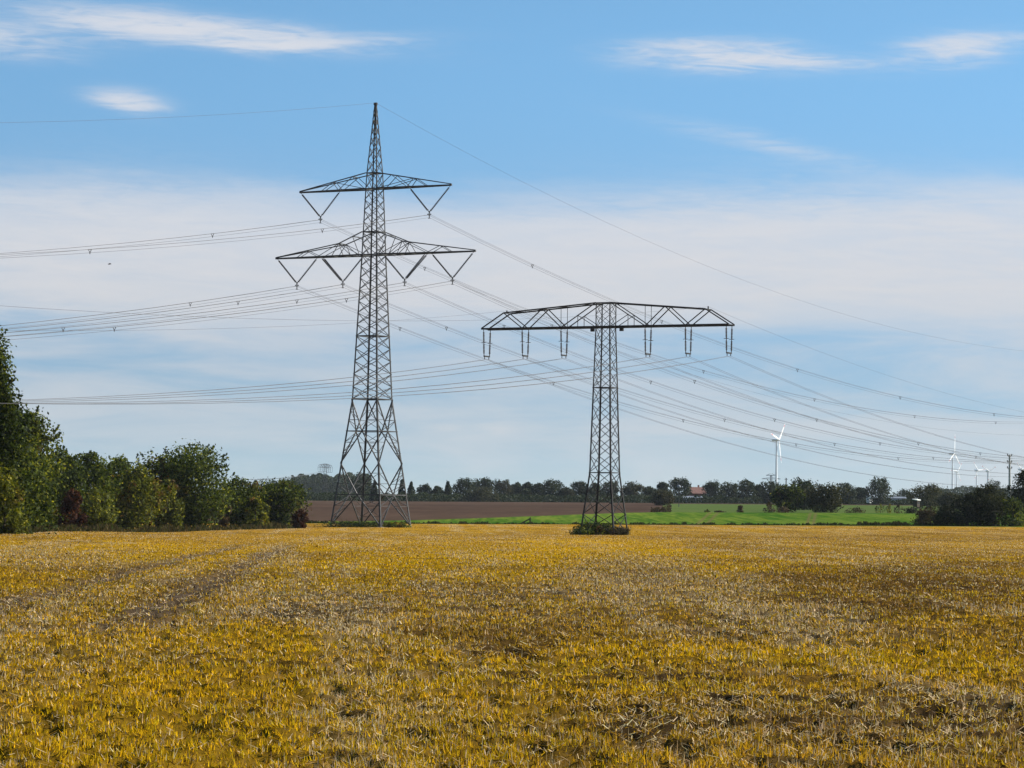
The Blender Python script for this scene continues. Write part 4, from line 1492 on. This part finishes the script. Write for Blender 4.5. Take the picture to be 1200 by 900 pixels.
# ------------------------------------------------------------------ distant trees, one object each
GF = "distant trees along the far field edge"
far = [
    # px, top, width, Y, shape, palette, label
    (307, 561, 44, 900, 'broad', 'far', "distant tree showing just above the last hedge trees"),
    (337, 560, 34, 980, 'broad', 'far', "distant round tree immediately right of the left hedge"),
    (439, 563.5, 12, 1300, 'cone', 'far', "small dark pointed conifer seen through the tall pylon's legs"),
    (423, 554, 24, 1500, 'broad', 'far', "rounded hilltop tree behind the tall pylon's left legs"),
    (471, 562, 11, 1330, 'cone', 'far', "narrow pointed tree at the right leg of the tall pylon"),
    (482, 565, 13, 1330, 'cone', 'far', "second narrow pointed tree right of the tall pylon's leg"),
    (499, 567, 20, 1340, 'round', 'far', "low round tree right of the pair of narrow pointed trees"),
    (513, 569.5, 16, 1340, 'round', 'far', "lowest treetop in the row just left of a slim pointed tree"),
    (525, 564, 14, 1330, 'cone', 'far', "slim pointed tree left of the two broad domed crowns"),
    (545, 560, 27, 1340, 'broad', 'far', "left of the two broad domed crowns between the pylons"),
    (564, 560, 29, 1350, 'broad', 'far', "right of the two broad domed crowns between the pylons"),
    (566, 570, 42, 1315, 'shrub', 'farwarm', "wide low dark thicket in front of the two domed crowns"),
    (590, 561.5, 28, 1345, 'broad', 'far', "rounded tree right of the two domed crowns"),
    (606, 565, 16, 1350, 'round', 'far', "small crown between two rounded trees above the broken fence"),
    (619, 565, 19, 1345, 'round', 'far', "rounded tree straight above the broken fence"),
    (631, 566, 15, 1340, 'round', 'far', "small crown left of the tall lumpy tree before the T-shaped pylon"),
    (647, 562, 25, 1330, 'broad', 'far', "tall lumpy tree left of the T-shaped pylon"),
    (663, 571, 24, 1325, 'shrub', 'farwarm', "low bushy tree between the lumpy tree and the T-shaped pylon"),
    (679, 564, 22, 1340, 'broad', 'far', "domed tree just left of the T-shaped pylon's leg"),
    (698, 566, 22, 1340, 'round', 'far', "treetop seen through the left half of the T-shaped pylon"),
    (714, 563, 24, 1345, 'broad', 'far', "treetop seen through the right half of the T-shaped pylon"),
    (741, 564.5, 24, 1335, 'broad', 'farwarm', "thin browning tree just right of the T-shaped pylon"),
    (760, 570, 22, 1340, 'round', 'far', "low treetop between the browning tree and the lamp post trees"),
    (778, 565, 18, 1345, 'round', 'far', "crown left of the tall tree behind the lamp post"),
    (777, 574, 28, 1000, 'round', 'farwarm', "near rounded tree with brown scrub at its foot left of the lamp post"),
    (797, 559.5, 25, 1335, 'broad', 'far', "tall tree behind the lamp post, left of the red-roofed house"),
    (836, 563, 25, 1330, 'broad', 'far', "square-shouldered tree right of the red-roofed house"),
    (855, 565, 26, 1335, 'broad', 'far', "broad tree second to the right of the red-roofed house"),
    (875, 562, 23, 1325, 'broad', 'far', "round-topped tree third to the right of the red-roofed house"),
    (889, 568, 18, 1330, 'round', 'far', "lower crown left of the foot of the largest turbine"),
    (905, 563.5, 26, 1300, 'broad', 'far', "rounded tree at the foot of the largest turbine"),
    (942, 561, 34, 760, 'broad', 'far', "highest crown of the grove right of the largest turbine"),
    (924, 568, 34, 668, 'broad', 'dark', "dark front tree of the grove below the bare pole"),
    (967, 566, 46, 670, 'broad', 'farwarm', "olive willow-like tree forming the right side of the grove"),
    (990, 566, 25, 1290, 'broad', 'far', "tree behind the right end of the grove"),
    (1007, 571, 20, 1320, 'round', 'far', "lower tree left of the bright white little building"),
    (1030, 559, 34, 1260, 'broad', 'far', "tall round tree right of the bright white little building"),
    (1059, 573, 30, 1450, 'shrub', 'far', "low far trees behind the long low barn"),
    (1087, 567, 44, 900, 'broad', 'farwarm', "big rounded tree behind the hunting blind"),
    (1113, 577, 30, 880, 'round', 'farwarm', "olive tree between the hunting blind and the big dark bush"),
    (1167, 562, 22, 2000, 'broad', 'far', "bluish round crown behind the big dark bush left of the mast"),
]
for i, (px, tp, wp, Y, sh, pal, lb) in enumerate(far):
    w = wp * Y / F
    plant("distant_tree", lb, "tree", px, tp, Y, wp * 1.02, sh, pal, int(3400 if Y > 1200 else 5000), 0.66 if Y > 1200 else 0.42, GF, None, 0.02, 100 + i, 4, 1.0, fill=1.22)

# low undergrowth belt that closes the foot of the tree row
def belt(name, label, cat, px0, px1, Y, top_row, n, leaf, pal, seed, depth=25.0, jit=0.35):
    r = np.random.default_rng(seed)
    px = r.uniform(px0, px1, n)
    Yv = Y + r.uniform(0, depth, n)
    X = np.array([(p - 600) / F for p in px]) * Yv
    Z0 = gz(X, Yv, False)
    base_row = 602 + (px - 600) * 0.0096
    topz = EYE + (base_row - top_row - (0.0096 * (px - 600))) * Yv / F
    hmax = np.maximum(topz - Z0, 0.3) * (1 - jit + 2 * jit * (fbm(px * 0.11, px * 0 + seed, seed) - 0.15))
    P = np.stack([X, Yv, Z0 + hmax * r.uniform(0, 1, n) ** 1.15], 1)
    nr = r.normal(0, 1, (n, 3))
    nr /= np.linalg.norm(nr, axis=1)[:, None]
    a = np.cross(nr, r.normal(0, 1, (n, 3)))
    a /= np.linalg.norm(a, axis=1)[:, None]
    b = np.cross(nr, a)
    s = (leaf * r.uniform(0.6, 1.3, n))[:, None]
    V = np.stack([P - a * s * .6, P - b * s * .35, P + a * s * .6, P + b * s * .35], 1).reshape(-1, 3)
    tone = np.clip(0.3 + 0.5 * (fbm(px * 0.25, Yv * 0.1, seed + 2) - 0.2) + r.uniform(-.25, .25, n), 0, 1)
    o = link(name, np_mesh(name, V, np.arange(4 * n).reshape(n, 4), face_attr=tone), LEAF[pal])
    return tag(o, label, cat, kind='stuff')


belt("far_hedge", "dense dark hedge closing the foot of the far tree row", "hedge", 300, 905, 1312, 579, 26000, 0.75, 'far', 301)
belt("far_hedge", "dense dark hedge behind the pasture at right", "hedge", 900, 1190, 1312, 580, 14000, 0.75, 'far', 302)
belt("far_hedge", "short piece of hedge below the bright white little building", "hedge", 1004, 1036, 1296, 585.5, 1600, 0.6, 'far', 307, 6)
belt("distant_wood", "hazy blue wood on the low ridge behind the tall pylon", "wood", 343, 436, 2400, 557, 24000, 1.4, 'far', 303, 120, 0.16)
belt("distant_wood", "hazy blue wood low on the horizon beneath the small turbines", "wood", 1085, 1215, 2600, 566, 18000, 1.4, 'far', 304, 120, 0.14)
belt("distant_wood", "faint blue line of woods far beyond the tree row", "wood", -60, 1260, 3600, 579, 12000, 2.2, 'far', 305, 200, 0.2)
belt("field_edge_scrub", "brown scrub strip behind the green crop below the lamp post", "scrub", 764, 788, 655, 591, 900, 0.3, 'brown', 306, 6, 0.5)

GM = "small bushes behind the green crop"
for px, tp, wp, pal, lb, sd in ((868, 592, 10, 'brown', "thin twiggy bush left of the grove behind the green crop", 1), (901, 587, 20, 'brown', "ragged brown bush at the left foot of the grove", 2),
                                (918, 593.5, 28, 'brown', "low brown dome-shaped bush in front of the grove", 3), (829, 596.5, 9, 'dark', "tiny dark bush right of the lamp post behind the green crop", 4),
                                (843, 598, 14, 'brown', "flat low bush beside the tiny dark one", 5), (1032, 590, 9, 'yellow', "slim pale sapling left of the other saplings", 6), (1043, 590, 9, 'yellow', "slim pale sapling in the middle of three", 7),
                                (1053, 591, 8, 'brown', "slim brownish sapling nearest to the hunting blind", 8), (1068, 593.5, 18, 'black', "dark low bush under the hunting blind", 9), (1003, 594, 26, 'brown', "low rough bush right of the willow-like tree", 10)):
    plant("field_bush", lb, "bush", px, tp, 658, wp, 'shrub' if wp > 9 else 'column', pal, 500 if wp > 9 else 160, 0.3, GM, 2.5, 0.0, 400 + sd, 4, 1.1)


# verge of weeds between stubble and crop, and dry grass under the hedge
def verge(name, label, pts, n, hmin, hmax, width, cols, seed, depth):
    r = np.random.default_rng(seed)
    t = r.uniform(0, 1, n)
    px = np.interp(t, np.linspace(0, 1, len(pts)), [p[0] for p in pts])
    Yb = np.interp(t, np.linspace(0, 1, len(pts)), [p[1] for p in pts])
    Y = Yb + r.uniform(0, depth, n)
    X = (px - 600) / F * Y
    m = 0.5 * fbm(px * 0.09, px * 0 + 3, seed) + 0.5 * fbm(px * 0.45, px * 0 + 8, seed)
    h = (hmin + (hmax - hmin) * sstep(m, 0.35, 0.75)) * r.uniform(0.35, 1.1, n)
    Z = gz(X, Y, False) - 0.02
    k = r.integers(0, len(cols), n)
    c = np.array(cols)[k] * (1 + 0.35 * r.uniform(-1, 1, (n, 1)))
    w = width * r.uniform(.6, 1.4, n)
    lx, ly = r.normal(0, .3, n) * h, r.normal(0, .3, n) * h
    b = np.stack([X, Y, Z], 1)
    W = np.stack([w / 2, r.normal(0, .4, n) * w, 0 * w], 1)
    T = np.stack([lx, ly, h], 1)
    V = np.stack([b - W, b + W, b + T + W * .35, b + T - W * .35], 1).reshape(-1, 3)
    o = link(name, np_mesh(name, V, np.arange(4 * n).reshape(n, 4), face_col=c), VERGE)
    return tag(o, label, 'grass', kind='stuff')


verge("verge_weeds", "dark green weeds on the strip between stubble and green crop", [(340, 482), (1210, 482)], 9000, 0.08, 0.5, 0.14, [(0.03, 0.045, 0.012), (0.022, 0.03, 0.009), (0.05, 0.045, 0.018), (0.018, 0.02, 0.008)], 501, 5)
verge("verge_weeds", "taller dark weeds on the crop edge near the right bushes", [(985, 482), (1110, 482)], 3000, 0.15, 0.75, 0.14, [(0.025, 0.03, 0.009), (0.035, 0.03, 0.012), (0.018, 0.022, 0.008)], 502, 5)
verge("dry_grass", "dry tan grass along the foot of the left hedge", [(-60, 222), (30, 226), (60, 290), (150, 340), (250, 386), (360, 420)], 16000, 0.2, 0.9, 0.12, [(0.085, 0.065, 0.026), (0.05, 0.05, 0.015), (0.03, 0.04, 0.01), (0.06, 0.045, 0.02)], 503, 14)

# ------------------------------------------------------------------ haze
HAZE = True
if HAZE:
    hm = bpy.data.materials.new("thin_haze")
    hm.use_nodes = True
    w = NT(hm.node_tree)
    w.n.clear()
    out = w.new("ShaderNodeOutputMaterial")
    pv = w.new("ShaderNodeVolumePrincipled")
    pv.inputs["Color"].default_value = (0.80, 0.88, 1.0, 1)
    pv.inputs["Density"].default_value = 2.4e-5
    pv.inputs["Anisotropy"].default_value = 0.0
    w.l.new(pv.outputs[0], out.inputs["Volume"])
    m = MB().box((0, 0, 78), (18800, 18800, 164))
    tag(m.build("haze", hm), kind='stuff')
